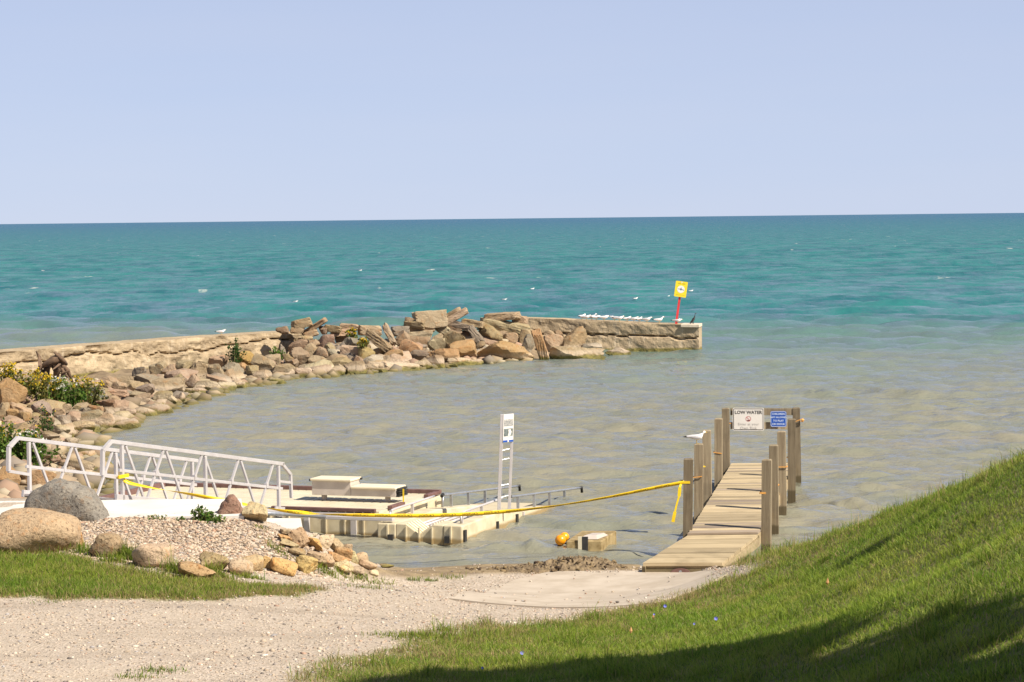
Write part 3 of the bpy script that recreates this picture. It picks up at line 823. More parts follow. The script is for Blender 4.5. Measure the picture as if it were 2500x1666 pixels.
crop(320, 860, .17, [
    (1650, 75, 255, 170, 0, 'r', 'amber', 'bright orange round boulder at the foot of the long low wall'), (1910, 170, 340, 210, 18, 'r', 'tan'), (1450, 240, 330, 200, 15, 'a', 'grey'), (1230, 295, 240, 240, 0, 'a', 'tan'),
    (1370, 335, 260, 180, 0, 'a', 'tan'), (1740, 265, 170, 140, 0, 'r', 'olive'), (1890, 315, 260, 120, 0, 'r', 'tan'), (2190, 255, 330, 170, 0, 'a', 'tan'), (1620, 205, 150, 100, 0, 'r', 'orange'),
    (2010, 105, 230, 130, 0, 'r', 'tan'), (900, 405, 210, 190, 0, 'a', 'pink'), (660, 375, 170, 120, 0, 'a', 'tan'), (850, 315, 190, 140, 0, 'r', 'brown'), (1100, 385, 190, 80, 0, 'a', 'tan'),
    (200, 525, 260, 130, 0, 'a', 'grey'), (115, 305, 190, 180, 0, 'a', 'grey'), (230, 405, 170, 130, 0, 'a', 'dark'), (480, 465, 530, 170, 0, 'a', 'tan', 'long low tan ledge stone on the bare shore below the wall'), (1140, 505, 190, 90, 0, 'a', 'tan'),
    (1350, 495, 310, 120, 0, 'a', 'light'), (1580, 485, 160, 110, 0, 'a', 'tan'), (1770, 525, 310, 90, 0, 'a', 'pink'), (2080, 455, 310, 150, 0, 'a', 'olive', 'brown and yellow algae covered stone at the tip of the shoal'),
    (1200, 575, 160, 60, 0, 'a', 'olive'), (460, 615, 260, 110, 0, 'a', 'olive'), (560, 665, 220, 90, 0, 'a', 'olive'), (710, 645, 140, 120, 0, 'a', 'pink'), (800, 612, 110, 70, 0, 'r', 'olive'),
    (1100, 632, 90, 50, 0, 'a', 'olive'), (150, 645, 250, 110, 0, 'a', 'tan'), (90, 495, 190, 110, 0, 'r', 'tan'), (310, 365, 120, 100, 0, 'r', 'tan'), (1500, 120, 120, 90, 0, 'a', 'tan'),
    (980, 505, 150, 60, 0, 'a', 'tan'), (870, 545, 220, 50, 0, 's', 'olive'), (560, 250, 200, 140, 0, 'a', 'tan'), (380, 210, 260, 160, 0, 'a', 'tan'), (1000, 230, 230, 170, 0, 'a', 'tan'), (760, 200, 220, 150, 0, 'a', 'tan'), (1260, 110, 280, 140, 0, 'a', 'tan')], y0=58)
crop(0, 850, .1786, [
    (150, 625, 370, 370, 20, 'r', 'orange', 'tall orange and cream boulder left of the goldenrod clump'), (660, 705, 195, 130, 0, 'r', 'orange', 'round orange boulder in front of the goldenrod clump'), (410, 725, 210, 180, 0, 'r', 'pink'), (575, 835, 235, 230, -20, 'r', 'grey'),
    (60, 860, 140, 210, 0, 'r', 'tan'), (190, 895, 160, 130, 0, 'r', 'orange'), (330, 955, 170, 150, 0, 'r', 'orange'), (180, 1005, 190, 130, 0, 'r', 'tan'), (285, 855, 310, 140, 18, 'a', 'tan'),
    (560, 1015, 340, 150, 0, 'a', 'brown'), (880, 1005, 200, 160, 0, 'r', 'grey'), (1120, 1065, 335, 120, 0, 'r', 'yellow', 'smooth yellow stone lying low in the water of the cove'), (840, 1110, 230, 120, 12, 'a', 'tan'), (480, 1125, 190, 150, 0, 'a', 'red'),
    (1000, 945, 200, 150, 10, 'a', 'pink'), (1150, 895, 170, 160, 10, 'a', 'grey'), (800, 885, 190, 120, 0, 'r', 'tan'), (1290, 875, 250, 180, 10, 'r', 'orange'), (1450, 755, 290, 170, 15, 'a', 'red', 'reddish brown angular stone on the shore right of the goldenrod clump'),
    (1640, 795, 230, 170, 0, 'a', 'pink'), (1435, 495, 170, 110, 0, 'r', 'tan'), (1640, 515, 190, 110, 0, 'r', 'tan'), (1830, 505, 230, 120, 0, 'a', 'tan'), (1580, 605, 340, 70, 3, 's', 'tan'), (1780, 625, 120, 80, 0, 'a', 'grey'),
    (1630, 945, 260, 160, 0, 'r', 'olive'), (1490, 865, 180, 110, 0, 'a', 'brown'), (1310, 995, 280, 70, 0, 'a', 'olive'), (985, 1285, 180, 120, 0, 'r', 'brown', 'wet brown stone alone in the cove water above the gangway'),
    (700, 1195, 230, 120, 0, 'a', 'brown'), (775, 1265, 130, 80, 15, 'a', 'olive'), (700, 1440, 350, 125, 5, 'a', 'tan'), (1185, 1465, 215, 110, 0, 'r', 'orange', 'smooth orange stone seen between the gangway rails'), (740, 1515, 90, 80, 0, 'r', 'pink'),
    (455, 1535, 100, 60, 0, 'r', 'tan'), (1060, 645, 110, 90, 0, 'r', 'tan'), (1120, 770, 120, 100, 0, 'a', 'orange'), (1210, 740, 110, 90, 0, 'r', 'orange'), (30, 720, 110, 140, 0, 'r', 'tan'), (760, 780, 180, 110, 0, 'a', 'tan'),
    (900, 810, 180, 100, 8, 'a', 'tan'), (1400, 640, 190, 90, 10, 'a', 'tan'), (1900, 640, 210, 110, 0, 'a', 'tan'), (1780, 890, 160, 100, 0, 'a', 'brown'), (1060, 840, 120, 100, 0, 'a', 'olive'), (650, 990, 160, 90, 0, 'a', 'brown')], y0=40)
crop(0, 1050, .136, [
    (150, 860, 430, 400, 0, 'r', 'orange', 'large orange boulder behind the first post of the gangway'), (650, 865, 610, 270, -8, 'a', 'orange', 'long orange boulder seen through the gangway above the grey half dome boulder'), (1380, 630, 590, 230, 12, 'a', 'tan', 'broad tan boulder seen between the two gangway rails'),
    (950, 655, 160, 100, 0, 'r', 'cream'), (570, 605, 190, 120, 0, 'r', 'tan'), (780, 590, 270, 110, 0, 'r', 'tan'), (1760, 565, 170, 160, 0, 'r', 'grey'), (1700, 695, 130, 100, 0, 'r', 'tan'), (1150, 815, 230, 120, 0, 'a', 'brown'),
    (1340, 865, 300, 150, 0, 'a', 'dark'), (2250, 600, 240, 160, 10, 'a', 'brown'), (1950, 640, 180, 130, 0, 'r', 'tan'), (2080, 780, 200, 120, 0, 'a', 'brown'), (100, 1150, 260, 130, 0, 'a', 'olive'), (1650, 930, 240, 90, 0, 'a', 'brown'), (1250, 720, 200, 120, 0, 'r', 'tan'), (1000, 520, 150, 130, -20, 'r', 'pink'),
    (700, 700, 200, 90, 0, 'r', 'tan'), (1560, 770, 180, 110, 0, 'r', 'tan')], y0=38)

# --- boulders in the foreground
FG = dict(y0=26)
crop(0, 1050, .306, [
    (300, 812, 615, 330, 8, 'r', 'pink', 'large speckled tan boulder on the lawn in front of the grey half dome'), (622, 885, 90, 150, 0, 'a', 'orange', 'small rusty stone wedged against the large speckled boulder'),
    (1220, 1010, 305, 195, 5, 'r', 'pink', 'rounded pinkish boulder at the foot of the pebble mound, on the lawn edge'),
    (1570, 1122, 275, 115, 9, 'a', 'orange', 'low orange boulder half sunk in the lawn edge'), (1705, 1055, 215, 170, 0, 'a', 'olive', 'pointed grey green boulder behind the low orange one'),
    (1920, 1092, 185, 135, 10, 'r', 'pink', 'smooth egg shaped pink boulder at the mound foot'), (2005, 1072, 195, 145, 0, 'r', 'tan', 'tan boulder tucked behind the egg shaped pink one'),
    (2122, 1065, 95, 120, 0, 'r', 'yellow', 'small yellow stone beside the smooth amber boulder'), (2262, 1087, 205, 100, 20, 'r', 'amber', 'smooth elongated amber boulder lying on the pebbles'),
    (2045, 662, 195, 150, 10, 'a', 'cream', 'pale yellow boulder leaning against the reddish pointed one')], mat=M_granite, sub=4, **FG)
crop(600, 1230, .153, [
    (870, 535, 310, 235, 55, 'a', 'brown', 'brown boulder tipped on its edge at the end of the landing pad'), (1110, 650, 280, 170, 60, 'a', 'amber', 'amber slab of rock leaning behind the tipped brown boulder'), (1270, 622, 255, 240, 0, 'a', 'light', 'pale squarish boulder on the bank beside the floating dock'),
    (1440, 665, 230, 200, 20, 'a', 'tan', 'tan wedge boulder on the crest of the bank above the launch'), (1555, 795, 270, 180, 10, 'r', 'orange', 'boulder with bright rust stains on the bank by the launch'), (1630, 705, 140, 120, 0, 'r', 'tan', 'small tan boulder above the rust stained one'),
    (1730, 875, 115, 230, -8, 'r', 'cream', 'narrow cream boulder set upright on the bank'), (1850, 875, 215, 205, 0, 'r', 'tan', 'blunt tan boulder nearest the launch on the bank'), (1195, 885, 430, 205, 14, 'a', 'pink', 'broad pinkish boulder in the middle of the bank'),
    (1560, 985, 325, 190, 18, 'a', 'cream', 'cream boulder at the foot of the bank above the sand'), (970, 975, 335, 265, 10, 'a', 'yellow', 'yellowish boulder behind the smooth amber one'), (1480, 885, 360, 120, 22, 'a', 'orange', 'long orange boulder slanting across the bank'),
    (1050, 720, 95, 85, 0, 'a', 'white', 'small white stone on the pebbles of the bank'), (615, 540, 250, 100, 32, 'a', 'orange', 'thin orange stone lying in the pebbles below the landing pad'), (1750, 1065, 250, 120, 0, 'r', 'tan', 'low tan stone at the edge of the sand'),
    (1950, 975, 270, 115, 24, 'r', 'tan', 'last tan boulder of the bank, reaching the water'), (2040, 1105, 155, 95, 0, 'r', 'cream', 'small cream stone on the sand at the end of the bank'), (1085, 505, 115, 65, 0, 'a', 'white', 'white stone beside the amber slab of rock'),
    (650, 465, 230, 120, 10, 'a', 'tan', 'tan stone under the corner of the landing pad'), (2250, 995, 210, 75, 0, 'a', 'pink', 'flat pinkish stone lying alone at the water edge'), (700, 640, 300, 90, 25, 'a', 'tan', 'flat tan stone sunk in the pebbles of the bank'), (820, 760, 260, 120, 20, 'a', 'olive', 'grey olive stone sunk in the pebbles above the amber boulder')], mat=M_granite, sub=4, **FG)

def shaped_rock(name, label, cat, prof, px, py, w, h, depth, col, yaw=0, mat=None, seed=1, rot=None):
    """boulder from an outline in its own picture plane, swelling to depth"""
    g = ground_at(px, py + h * .42, 26.0); k = 1 / ppm(g[1])
    D, F = icosphere(5)
    ang = np.arctan2(D[:, 2], D[:, 0]); rad = np.hypot(D[:, 0], D[:, 2])
    pa = np.array([math.atan2(q[1], q[0]) for q in prof]); pr = np.array([math.hypot(*q) for q in prof])
    o_ = np.argsort(pa); pa = pa[o_]; pr = pr[o_]
    pa = np.concatenate([[pa[-1] - 2 * math.pi], pa, [pa[0] + 2 * math.pi]]); pr = np.concatenate([[pr[-1]], pr, [pr[0]]])
    R = np.interp(ang, pa, pr)
    t = np.clip(1 - np.abs(D[:, 1]) ** 3.0, 0, 1) ** .5
    x = R * np.cos(ang) * np.minimum(1, rad ** .55); z = R * np.sin(ang) * np.minimum(1, rad ** .55)
    y = np.sign(D[:, 1]) * (np.abs(D[:, 1]) ** .75) * depth / (w * k)
    P = np.stack([x, y, z], -1)
    gq = np.random.default_rng(seed)
    for q in range(6):
        wv = gq.normal(0, 1, 3) * (3 * 1.8 ** q)
        P = P + D * (.016 * .78 ** q * np.sin(P @ wv + gq.uniform(0, 6)))[:, None]
    P = P * (w * k / 2) * np.array((1, 1, 1))
    Rm = np.array(Matrix.Rotation(yaw, 3, 'Z'))
    P = P @ Rm.T
    me = mesh_np(name, P, F, mat or M_granite, True)
    o = put(bpy.data.objects.new(name, me)); o.location = [float(v) for v in at_y(px, py, g[1] + depth * .5)]
    o.color = rgba({'grey': (.215, .195, .165), 'red': (.24, .135, .095), 'brown': (.30, .21, .12)}[col]); tag(o, label, cat)
    return o
hw, hh = 365, 180
shaped_rock('boulder', 'big grey granite half dome boulder in front of the white landing pad', 'boulder',
            [(-1, -.45), (-.93, -.1), (-.80, .18), (-.55, .36), (-.30, .47), (0, .47), (.3, .36), (.6, .2), (.82, -.08), (.95, -.35), (1.0, -.5), (.5, -.54), (-.5, -.52)], 0 + 530 * .306, 1050 + 575 * .306, 730 * .306, 360 * .306, .55, 'grey', -.15, seed=4)
shaped_rock('boulder', 'dark reddish pointed granite boulder in front of the gangway', 'boulder',
            [(-1, -.62), (-.7, -.1), (-.35, .45), (-.1, .75), (.25, .80), (.5, .45), (.75, 0), (1.0, -.6), (.75, -.85), (.1, -.72), (-.5, -.72)], 1838 * .306, 1050 + 612 * .306, 235 * .306, 190 * .306, .3, 'red', .25, seed=9)
shaped_rock('boulder', 'split boulder with a flat brown face and dark shaded side on the lawn edge', 'boulder',
            [(-1, -.25), (-.6, .35), (-.3, .8), (.2, .82), (.7, .7), (.98, .3), (.8, -.2), (.35, -.6), (0, -.82), (-.25, -.5), (-.7, -.42)], 850 * .306, 1050 + 935 * .306, 270 * .306, 220 * .306, .33, 'brown', -.3, seed=14)

# --- smaller stones filling the rubble
g = np.random.default_rng(77)
fill = 0
cols = ['tan', 'tan', 'tan', 'brown', 'pink', 'grey', 'light', 'olive']
while fill < 60:
    px = g.uniform(0, 600) if fill % 3 else g.uniform(0, 1480); py = g.uniform(850, 1060) if px < 420 else g.uniform(800, 960)
    P = ground_at(px, py, 40)
    s_ = sdist(P[:1], P[1:2], SHORE)[0]; w_ = sdist(P[:1], P[1:2], WALL)[0]
    if px < 500 and w_ > -6.5: continue
    if not (-.25 < s_ < 9.5 and w_ < -.8 and P[1] > 44): continue
    z = max(float(height(P[:1], P[1:2])[0]), -.15)
    r = g.uniform(.2, .5)
    rock((P[0], P[1], z - r * .05), r * 2 * g.uniform(.8, 1.4), r * 2, r * 1.3, g.uniform(-20, 20), 'ang' if g.random() < .6 else 'round', cols[g.integers(len(cols))], sub=2)
    fill += 1

# --- words for the stones that have no label of their own
ADJ = {'tan': 'tan', 'light': 'pale', 'orange': 'orange', 'amber': 'amber', 'pink': 'pinkish', 'grey': 'grey', 'dark': 'dark', 'brown': 'brown', 'olive': 'olive', 'white': 'white', 'red': 'reddish', 'cream': 'cream', 'yellow': 'yellow'}
def pix(P):
    d = np.asarray(P, float) - CAM
    z = d @ C_F
    return 1250 + FPX * (d @ C_R) / z, 833 - FPX * (d @ C_U) / z
seen = {}
for o, colour, kind, size, c in ROCKS:
    px, py = pix(c)
    if o.get('label'): o['category'] = 'rock' if kind != 'slab' else 'slab'
    else:
        sz = 'small' if size < .55 else ('large' if size > 1.3 else 'middling')
        shp = {'round': 'rounded stone', 'smooth': 'smooth stone', 'ang': 'angular stone', 'slab': 'flat slab', 'block': 'concrete block'}[kind]
        zone = 'at the waterline' if c[2] < .22 else ('midway up' if c[2] < .75 else 'high up')
        if py > 1120: place = 'behind the gangway'
        elif py > 1010: place = 'in the cove'
        elif px < 110: place = 'left of the goldenrod'
        elif px < 260: place = 'around the goldenrod'
        elif px < 430: place = 'below the long wall'
        elif px < 610: place = 'below the bright orange boulder'
        elif px < 780: place = 'by the long wall end'
        elif px < 960: place = 'around the yellow flowers'
        elif px < 1110: place = 'under the largest block'
        elif px < 1300: place = 'beside the upright stone'
        else: place = 'under the gull wall'
        seen.setdefault(f'{sz} {ADJ[colour]} {shp} {zone} {place}', []).append((px, o))
        o['category'] = 'slab' if kind == 'slab' else 'rock'
    o['group'] = 'stones of the bank by the landing pad' if (py > 1230) else 'stones of the shore and breakwater'
    if kind == 'slab' or kind == 'block': o.name = 'stone_slab'
    elif size > 1.0: o.name = 'boulder'
    else: o.name = 'rock'
ORD = ['leftmost', 'second', 'third', 'fourth', 'fifth', 'sixth', 'seventh', 'eighth', 'ninth', 'tenth', 'eleventh', 'twelfth']
for lab, L in seen.items():
    L.sort(key=lambda q: q[0])
    for i, (px, o) in enumerate(L):
        if len(L) == 1: o['label'] = lab
        elif i == 0: o['label'] = 'leftmost ' + lab
        elif i == len(L) - 1: o['label'] = 'rightmost ' + lab
        else: o['label'] = ORD[min(i, 11)] + ' ' + lab
# ------------------------------------------------------------------ materials for made things
M_alu = simple('aluminium', (.58, .545, .53), (.50, .465, .45), .38, .3, scale=5, spec=.5)
M_galv = simple('galvanised_tube', (.40, .41, .43), (.30, .31, .33), .4, .6, scale=9)
M_float = simple('cream_plastic', (.60, .535, .385), (.50, .44, .31), .55, scale=3.0, bmp=.05)
def float_side():
    m, nt, b = new_mat('cream_plastic_waterline')
    b.inputs['Roughness'].default_value = .55
    n = noise_n(nt, coords(nt), 3.5, 5)
    c = mixc(nt, maprange(nt, n, .3, .7), (.62, .54, .37), (.47, .395, .255))
    sp = N(nt, 'ShaderNodeSeparateXYZ'); nt.links.new(N(nt, 'ShaderNodeNewGeometry').outputs['Position'], sp.inputs[0])
    z = math_n(nt, 'ADD', sp.outputs[2], math_n(nt, 'MULTIPLY', math_n(nt, 'SUBTRACT', n, .5), .09))
    c = mixc(nt, math_n(nt, 'MULTIPLY', maprange(nt, z, .085, .02), .85), c, (.23, .15, .05))
    nt.links.new(c, b.inputs['Base Color'])
    return m
M_floatside = float_side()
M_brownedge = simple('brown_edging', (.115, .055, .043), (.17, .09, .075), .6, scale=8)
M_black = simple('black_rubber', (.016, .015, .014), (.03, .028, .026), .6, scale=12)
M_seat = simple('cream_seat_board', (.70, .62, .45), (.64, .55, .38), .5, scale=5)
M_benchbox = simple('bench_side_panel', (.55, .48, .41), (.47, .40, .34), .5, .15, scale=4)
M_tape = simple('yellow_tape', (.80, .56, .015), (.72, .48, .01), .35, scale=8)
M_twine = simple('orange_twine', (.72, .36, .08), (.62, .28, .06), .7, scale=20)
M_ink = simple('black_ink', (.02, .018, .016), (.03, .027, .025), .6, scale=30)
M_white = simple('white_sign_face', (.74, .70, .64), (.70, .66, .60), .45, scale=6)
M_grey_ink = simple('faded_grey_ink', (.27, .25, .23), (.34, .31, .28), .6, scale=30)
M_redink = simple('red_ink', (.50, .05, .05), (.42, .06, .05), .5, scale=20)
M_blue = simple('blue_sign_face', (.012, .085, .42), (.01, .07, .36), .4, scale=6)
M_paleblue = simple('pale_blue_print', (.62, .70, .84), (.56, .64, .8), .5, scale=20)
M_yellow = simple('yellow_sign_face', (.80, .60, .02), (.72, .52, .02), .45, scale=6)
M_ochre = simple('ochre_print', (.45, .33, .02), (.40, .28, .02), .5, scale=20)
M_red = simple('red_post_paint', (.66, .035, .04), (.52, .03, .03), .5, scale=6)
M_navy = simple('navy_print', (.03, .05, .18), (.03, .05, .15), .5, scale=20)
M_buoy = simple('orange_buoy', (.80, .34, .012), (.74, .28, .01), .3, scale=4)
M_blockc = simple('stained_cream_block', (.36, .27, .13), (.18, .12, .04), .75, scale=7, bmp=.4)

def wood(name, c1, c2, axis, dark=.4):
    m, nt, b = new_mat(name)
    b.inputs['Roughness'].default_value = .85; b.inputs['Specular IOR Level'].default_value = .2
    sc = [26, 26, 26]; sc[axis] = 1.3
    co = coords(nt, False, tuple(sc))
    oi = N(nt, 'ShaderNodeObjectInfo')
    ad = N(nt, 'ShaderNodeVectorMath', operation='ADD'); nt.links.new(co, ad.inputs[0])
    cb = N(nt, 'ShaderNodeCombineXYZ'); nt.links.new(math_n(nt, 'MULTIPLY', oi.outputs['Random'], 40.0), cb.inputs[0]); nt.links.new(math_n(nt, 'MULTIPLY', oi.outputs['Random'], 23.0), cb.inputs[1])
    nt.links.new(cb.outputs[0], ad.inputs[1])
    n1 = noise_n(nt, ad.outputs[0], 1.0, 5, .65, .6)
    n2 = noise_n(nt, coords(nt), 2.2, 4)
    c = mixc(nt, maprange(nt, n1, .3, .7), c1, c2)
    c = mixc(nt, math_n(nt, 'MULTIPLY', maprange(nt, n2, .5, .75), dark), c, tuple(x * .5 for x in c2))
    tint = math_n(nt, 'ADD', .70, math_n(nt, 'MULTIPLY', oi.outputs['Random'], .52))
    tb = N(nt, 'ShaderNodeCombineXYZ')
    for i in range(3): nt.links.new(tint, tb.inputs[i])
    mm = N(nt, 'ShaderNodeMix', data_type='RGBA', blend_type='MULTIPLY'); mm.inputs[0].default_value = 1
    nt.links.new(c, mm.inputs[6]); nt.links.new(tb.outputs[0], mm.inputs[7]); c = mm.outputs[2]
    sp = N(nt, 'ShaderNodeSeparateXYZ'); nt.links.new(N(nt, 'ShaderNodeNewGeometry').outputs['Position'], sp.inputs[0])
    wet = maprange(nt, math_n(nt, 'ADD', sp.outputs[2], math_n(nt, 'MULTIPLY', n2, .12)), .27, .22)
    c = mixc(nt, math_n(nt, 'MULTIPLY', wet, .7), c, (.055, .042, .018))
    nt.links.new(c, b.inputs['Base Color'])
    bump(nt, b, n1, .35, .004)
    return m
M_post = wood('grey_post_wood', (.285, .23, .15), (.17, .13, .082), 2)
M_plank = wood('sun_bleached_plank', (.46, .365, .225), (.335, .26, .155), 0, .4)
M_plank_grey = wood('worn_grey_plank', (.33, .26, .19), (.25, .195, .145), 0, .3)
M_beam = wood('side_beam_wood', (.42, .33, .20), (.30, .23, .13), 1)

# ------------------------------------------------------------------ lettering
_tc = {}
def letters(body, size, cx, cy, mirror=False, spacing=1.0, bold=0.0):
    cu = bpy.data.curves.new('lettering', 'FONT'); cu.body = body; cu.size = size; cu.align_x = 'CENTER'; cu.align_y = 'CENTER'
    cu.space_character = spacing; cu.resolution_u = 2; cu.offset = bold
    ob = bpy.data.objects.new('lettering', cu); COL.objects.link(ob)
    dg = bpy.context.evaluated_depsgraph_get(); dg.update()
    me = bpy.data.meshes.new_from_object(ob.evaluated_get(dg))
    V = np.array([v.co[:2] for v in me.vertices]) if len(me.vertices) else np.zeros((0, 2)); F = [tuple(p.vertices) for p in me.polygons]
    bpy.data.objects.remove(ob); bpy.data.curves.remove(cu); bpy.data.meshes.remove(me)
    if mirror: V = V * np.array((-1, 1)); F = [f[::-1] for f in F]
    return V + np.array((cx, cy)), F

class Face:
    """a flat sign face: local x to the right, y up, both in metres, normal towards the viewer"""
    def __init__(s, c, ex, ey):
        s.c = np.asarray(c, float); s.ex = np.asarray(ex, float) / np.linalg.norm(ex); s.ey = np.asarray(ey, float) / np.linalg.norm(ey)
        s.n = np.cross(s.ex, s.ey)
    def p(s, x, y, d=0.0): return s.c + s.ex * x + s.ey * y + s.n * d
    def poly(s, pts, d): return [s.p(x, y, d) for x, y in pts]
    def plate(s, mb, w, h, d0, d1, r=.0, cx=0, cy=0):
        pts = rrect(w, h, r, cx, cy); n = len(pts)
        mb.add(s.poly(pts, d0) + s.poly(pts, d1), [tuple(range(n - 1, -1, -1)), tuple(range(n, 2 * n))] + [(i, (i + 1) % n, n + (i + 1) % n, n + i) for i in range(n)])
    def ring(s, mb, w, h, t, d, r, cx=0, cy=0):
        a = rrect(w, h, r, cx, cy); b = rrect(w - 2 * t, h - 2 * t, max(r - t, .004), cx, cy); n = len(a)
        mb.add(s.poly(a, d) + s.poly(b, d), [(i, (i + 1) % n, n + (i + 1) % n, n + i) for i in range(n)])
    def text(s, mb, body, size, cx, cy, d, **kw):
        V, F = letters(body, size, cx, cy, **kw); mb.add([s.p(x, y, d) for x, y in V], F)
    def disc(s, mb, r, cx, cy, d, n=24, r2=0.0):
        A = [(cx + r * math.cos(2 * math.pi * i / n), cy + r * math.sin(2 * math.pi * i / n)) for i in range(n)]
        if r2 > 0:
            B = [(cx + r2 * math.cos(2 * math.pi * i / n), cy + r2 * math.sin(2 * math.pi * i / n)) for i in range(n)]
            mb.add(s.poly(A, d) + s.poly(B, d), [(i, (i + 1) % n, n + (i + 1) % n, n + i) for i in range(n)])
        else: mb.add(s.poly(A, d), [tuple(range(n))])
    def strip(s, mb, x0, y0, x1, y1, t, d):
        v = np.array((x1 - x0, y1 - y0)); v = v / np.linalg.norm(v); q = np.array((-v[1], v[0])) * t / 2
        mb.add(s.poly([(x0 - q[0], y0 - q[1]), (x1 - q[0], y1 - q[1]), (x1 + q[0], y1 + q[1]), (x0 + q[0], y0 + q[1])], d), [(0, 1, 2, 3)])
    def rect(s, mb, x0, y0, x1, y1, d): mb.add(s.poly([(x0, y0), (x1, y0), (x1, y1), (x0, y1)], d), [(0, 1, 2, 3)])
def rrect(w, h, r, cx=0, cy=0):
    if r <= 0: return [(cx - w / 2, cy - h / 2), (cx + w / 2, cy - h / 2), (cx + w / 2, cy + h / 2), (cx - w / 2, cy + h / 2)]
    out = []
    for sx, sy, a0 in ((1, -1, -90), (1, 1, 0), (-1, 1, 90), (-1, -1, 180)):
        for k in range(5):
            a = math.radians(a0 + 22.5 * k); out.append((cx + sx * (w / 2 - r) + r * math.cos(a), cy + sy * (h / 2 - r) + r * math.sin(a)))
    return out

# ------------------------------------------------------------------ wooden jetty
YP = [36.7 + 2.43 * i for i in range(5)]
RPX = [1867, 1889.5, 1911, 1931, 1948.5]; LPX = [1673, 1701.5, 1728, 1751.5, 1774]
TOPR = [1121, 1085.5, 1053, 1022.5, 995.5]; TOPL = [1119, 1083.5, 1050, 1021.5, 996]
jet = thing('wooden_jetty', 'narrow wooden jetty with ten tall square posts running into the lake', 'jetty', (3.0, 37.0, 0.0))
jdir = np.array((1.62, 9.72, 0)); jdir /= np.linalg.norm(jdir); jside = np.array((jdir[1], -jdir[0], 0))
def post_mesh(h):
    mb = MB(); w = .072
    mb.obox((0, 0, h / 2 - .008), (w, 0, 0), (0, w, 0), (0, 0, h / 2 - .008))
    V = [(-w, -w, h - .016), (w, -w, h - .016), (w, w, h - .016), (-w, w, h - .016), (-w * .72, -w * .72, h), (w * .72, -w * .72, h), (w * .72, w * .72, h), (-w * .72, w * .72, h)]
    mb.add(V, [(4, 5, 6, 7), (0, 1, 5, 4), (1, 2, 6, 5), (2, 3, 7, 6), (3, 0, 4, 7)])
    return mesh_np('post', np.array(mb.v), mb.f, M_post)
pm = post_mesh(2.9)
POSTS = {}
gp = np.random.default_rng(21)
for side, PX, TOP in (('r', RPX, TOPR), ('l', LPX, TOPL)):
    for i in range(5):
        top = at_y(PX[i], TOP[i], YP[i])
        o = put(bpy.data.objects.new('post', pm), jet)
        o.location = Vector(top - np.array((0, 0, 2.9)) - ORG[jet])
        o.rotation_euler = (gp.normal(0, .008), gp.normal(0, .008), -math.atan2(jdir[0], jdir[1]) + gp.normal(0, .04))
        POSTS[side, i] = top
# deck: level run, then a shallow ramp section turned towards the beach
def lay_planks(A0, A1, B0, B1, n, gap, thk, mats, parent, seed):
    """planks fitted across from the left edge A0->A1 to the right edge B0->B1"""
    g = np.random.default_rng(seed); A0, A1, B0, B1 = (np.asarray(q, float) for q in (A0, A1, B0, B1))
    run = np.linalg.norm((A1 + B1) / 2 - (A0 + B0) / 2); e = gap / run / 2
    for i in range(n):
        t0, t1 = i / n + e, (i + 1) / n - e; dz = np.array((0, 0, g.normal(0, .0015)))
        over = g.uniform(0, .012, 2); ax = (B0 - A0) / np.linalg.norm(B0 - A0)
        q = [A0 + (A1 - A0) * t0 - ax * over[0], B0 + (B1 - B0) * t0 + ax * over[1], B0 + (B1 - B0) * t1 + ax * over[1], A0 + (A1 - A0) * t1 - ax * over[0]]
        c = sum(q) / 4; ex = q[1] - q[0]; yaw = math.atan2(ex[1], ex[0]); ca, sa = math.cos(-yaw), math.sin(-yaw)
        V = [v - c + dz - np.array((0, 0, d_)) for d_ in (thk, 0) for v in q]
        V = [(v[0] * ca - v[1] * sa, v[0] * sa + v[1] * ca, v[2]) for v in V]
        me = mesh_np('plank', np.array(V), [(3, 2, 1, 0), (4, 5, 6, 7), (0, 1, 5, 4), (1, 2, 6, 5), (2, 3, 7, 6), (3, 0, 4, 7)], mats[0] if g.random() > .12 else mats[-1])
        o = put(bpy.data.objects.new('plank', me), parent); o.location = Vector(c - ORG[parent]); o.rotation_euler = (0, 0, yaw)
ZD = .44
def inner(side, i, off):
    p = POSTS[side, i].copy(); p[2] = ZD; return p + jside * off
DL0 = inner('l', 0, .085) - jdir * .45; DL1 = inner('l', 4, .085) + jdir * .1
DR0 = inner('r', 0, -.085) - jdir * .45; DR1 = inner('r', 4, -.085) + jdir * .1
lay_planks(DL0, DL1, DR0, DR1, 68, .004, .04, [M_plank, M_plank_grey], jet, 5)
ZE = .255
EL = at_z(1571, 1374.5, ZE); ER = at_z(1762, 1373.5, ZE)
RL0 = np.array(EL); RR0 = np.array(ER); RL1 = DL0 - jdir * .03 + np.array((0, 0, -.02)); RR1 = DR0 - jdir * .03 + np.array((0, 0, -.02))
lay_planks(RL0, RL1, RR0, RR1, 6, .022, .05, [M_plank, M_plank], jet, 8)
lay_planks(RL1 + (RL0 - RL1) * .02 + np.array((0, 0, .035)), RL1 + (RL0 - RL1) * -.07 + np.array((0, 0, .035)), RR1 + (RR0 - RR1) * .02 + np.array((0, 0, .035)), RR1 + (RR0 - RR1) * -.07 + np.array((0, 0, .035)), 1, 0, .03, [M_plank_grey, M_plank_grey], jet, 3)
for A, B in ((DL0, DL1), (DR0, DR1)):
    MB().bar(A - (0, 0, .13), B - (0, 0, .13), .045, .17).build('side_beam', M_beam, jet)
for A, B in ((RL0, RL1), (RR0, RR1)):
    MB().bar(np.asarray(A) - (0, 0, .115), np.asarray(B) - (0, 0, .125), .05, .13).build('side_beam', M_beam, jet)
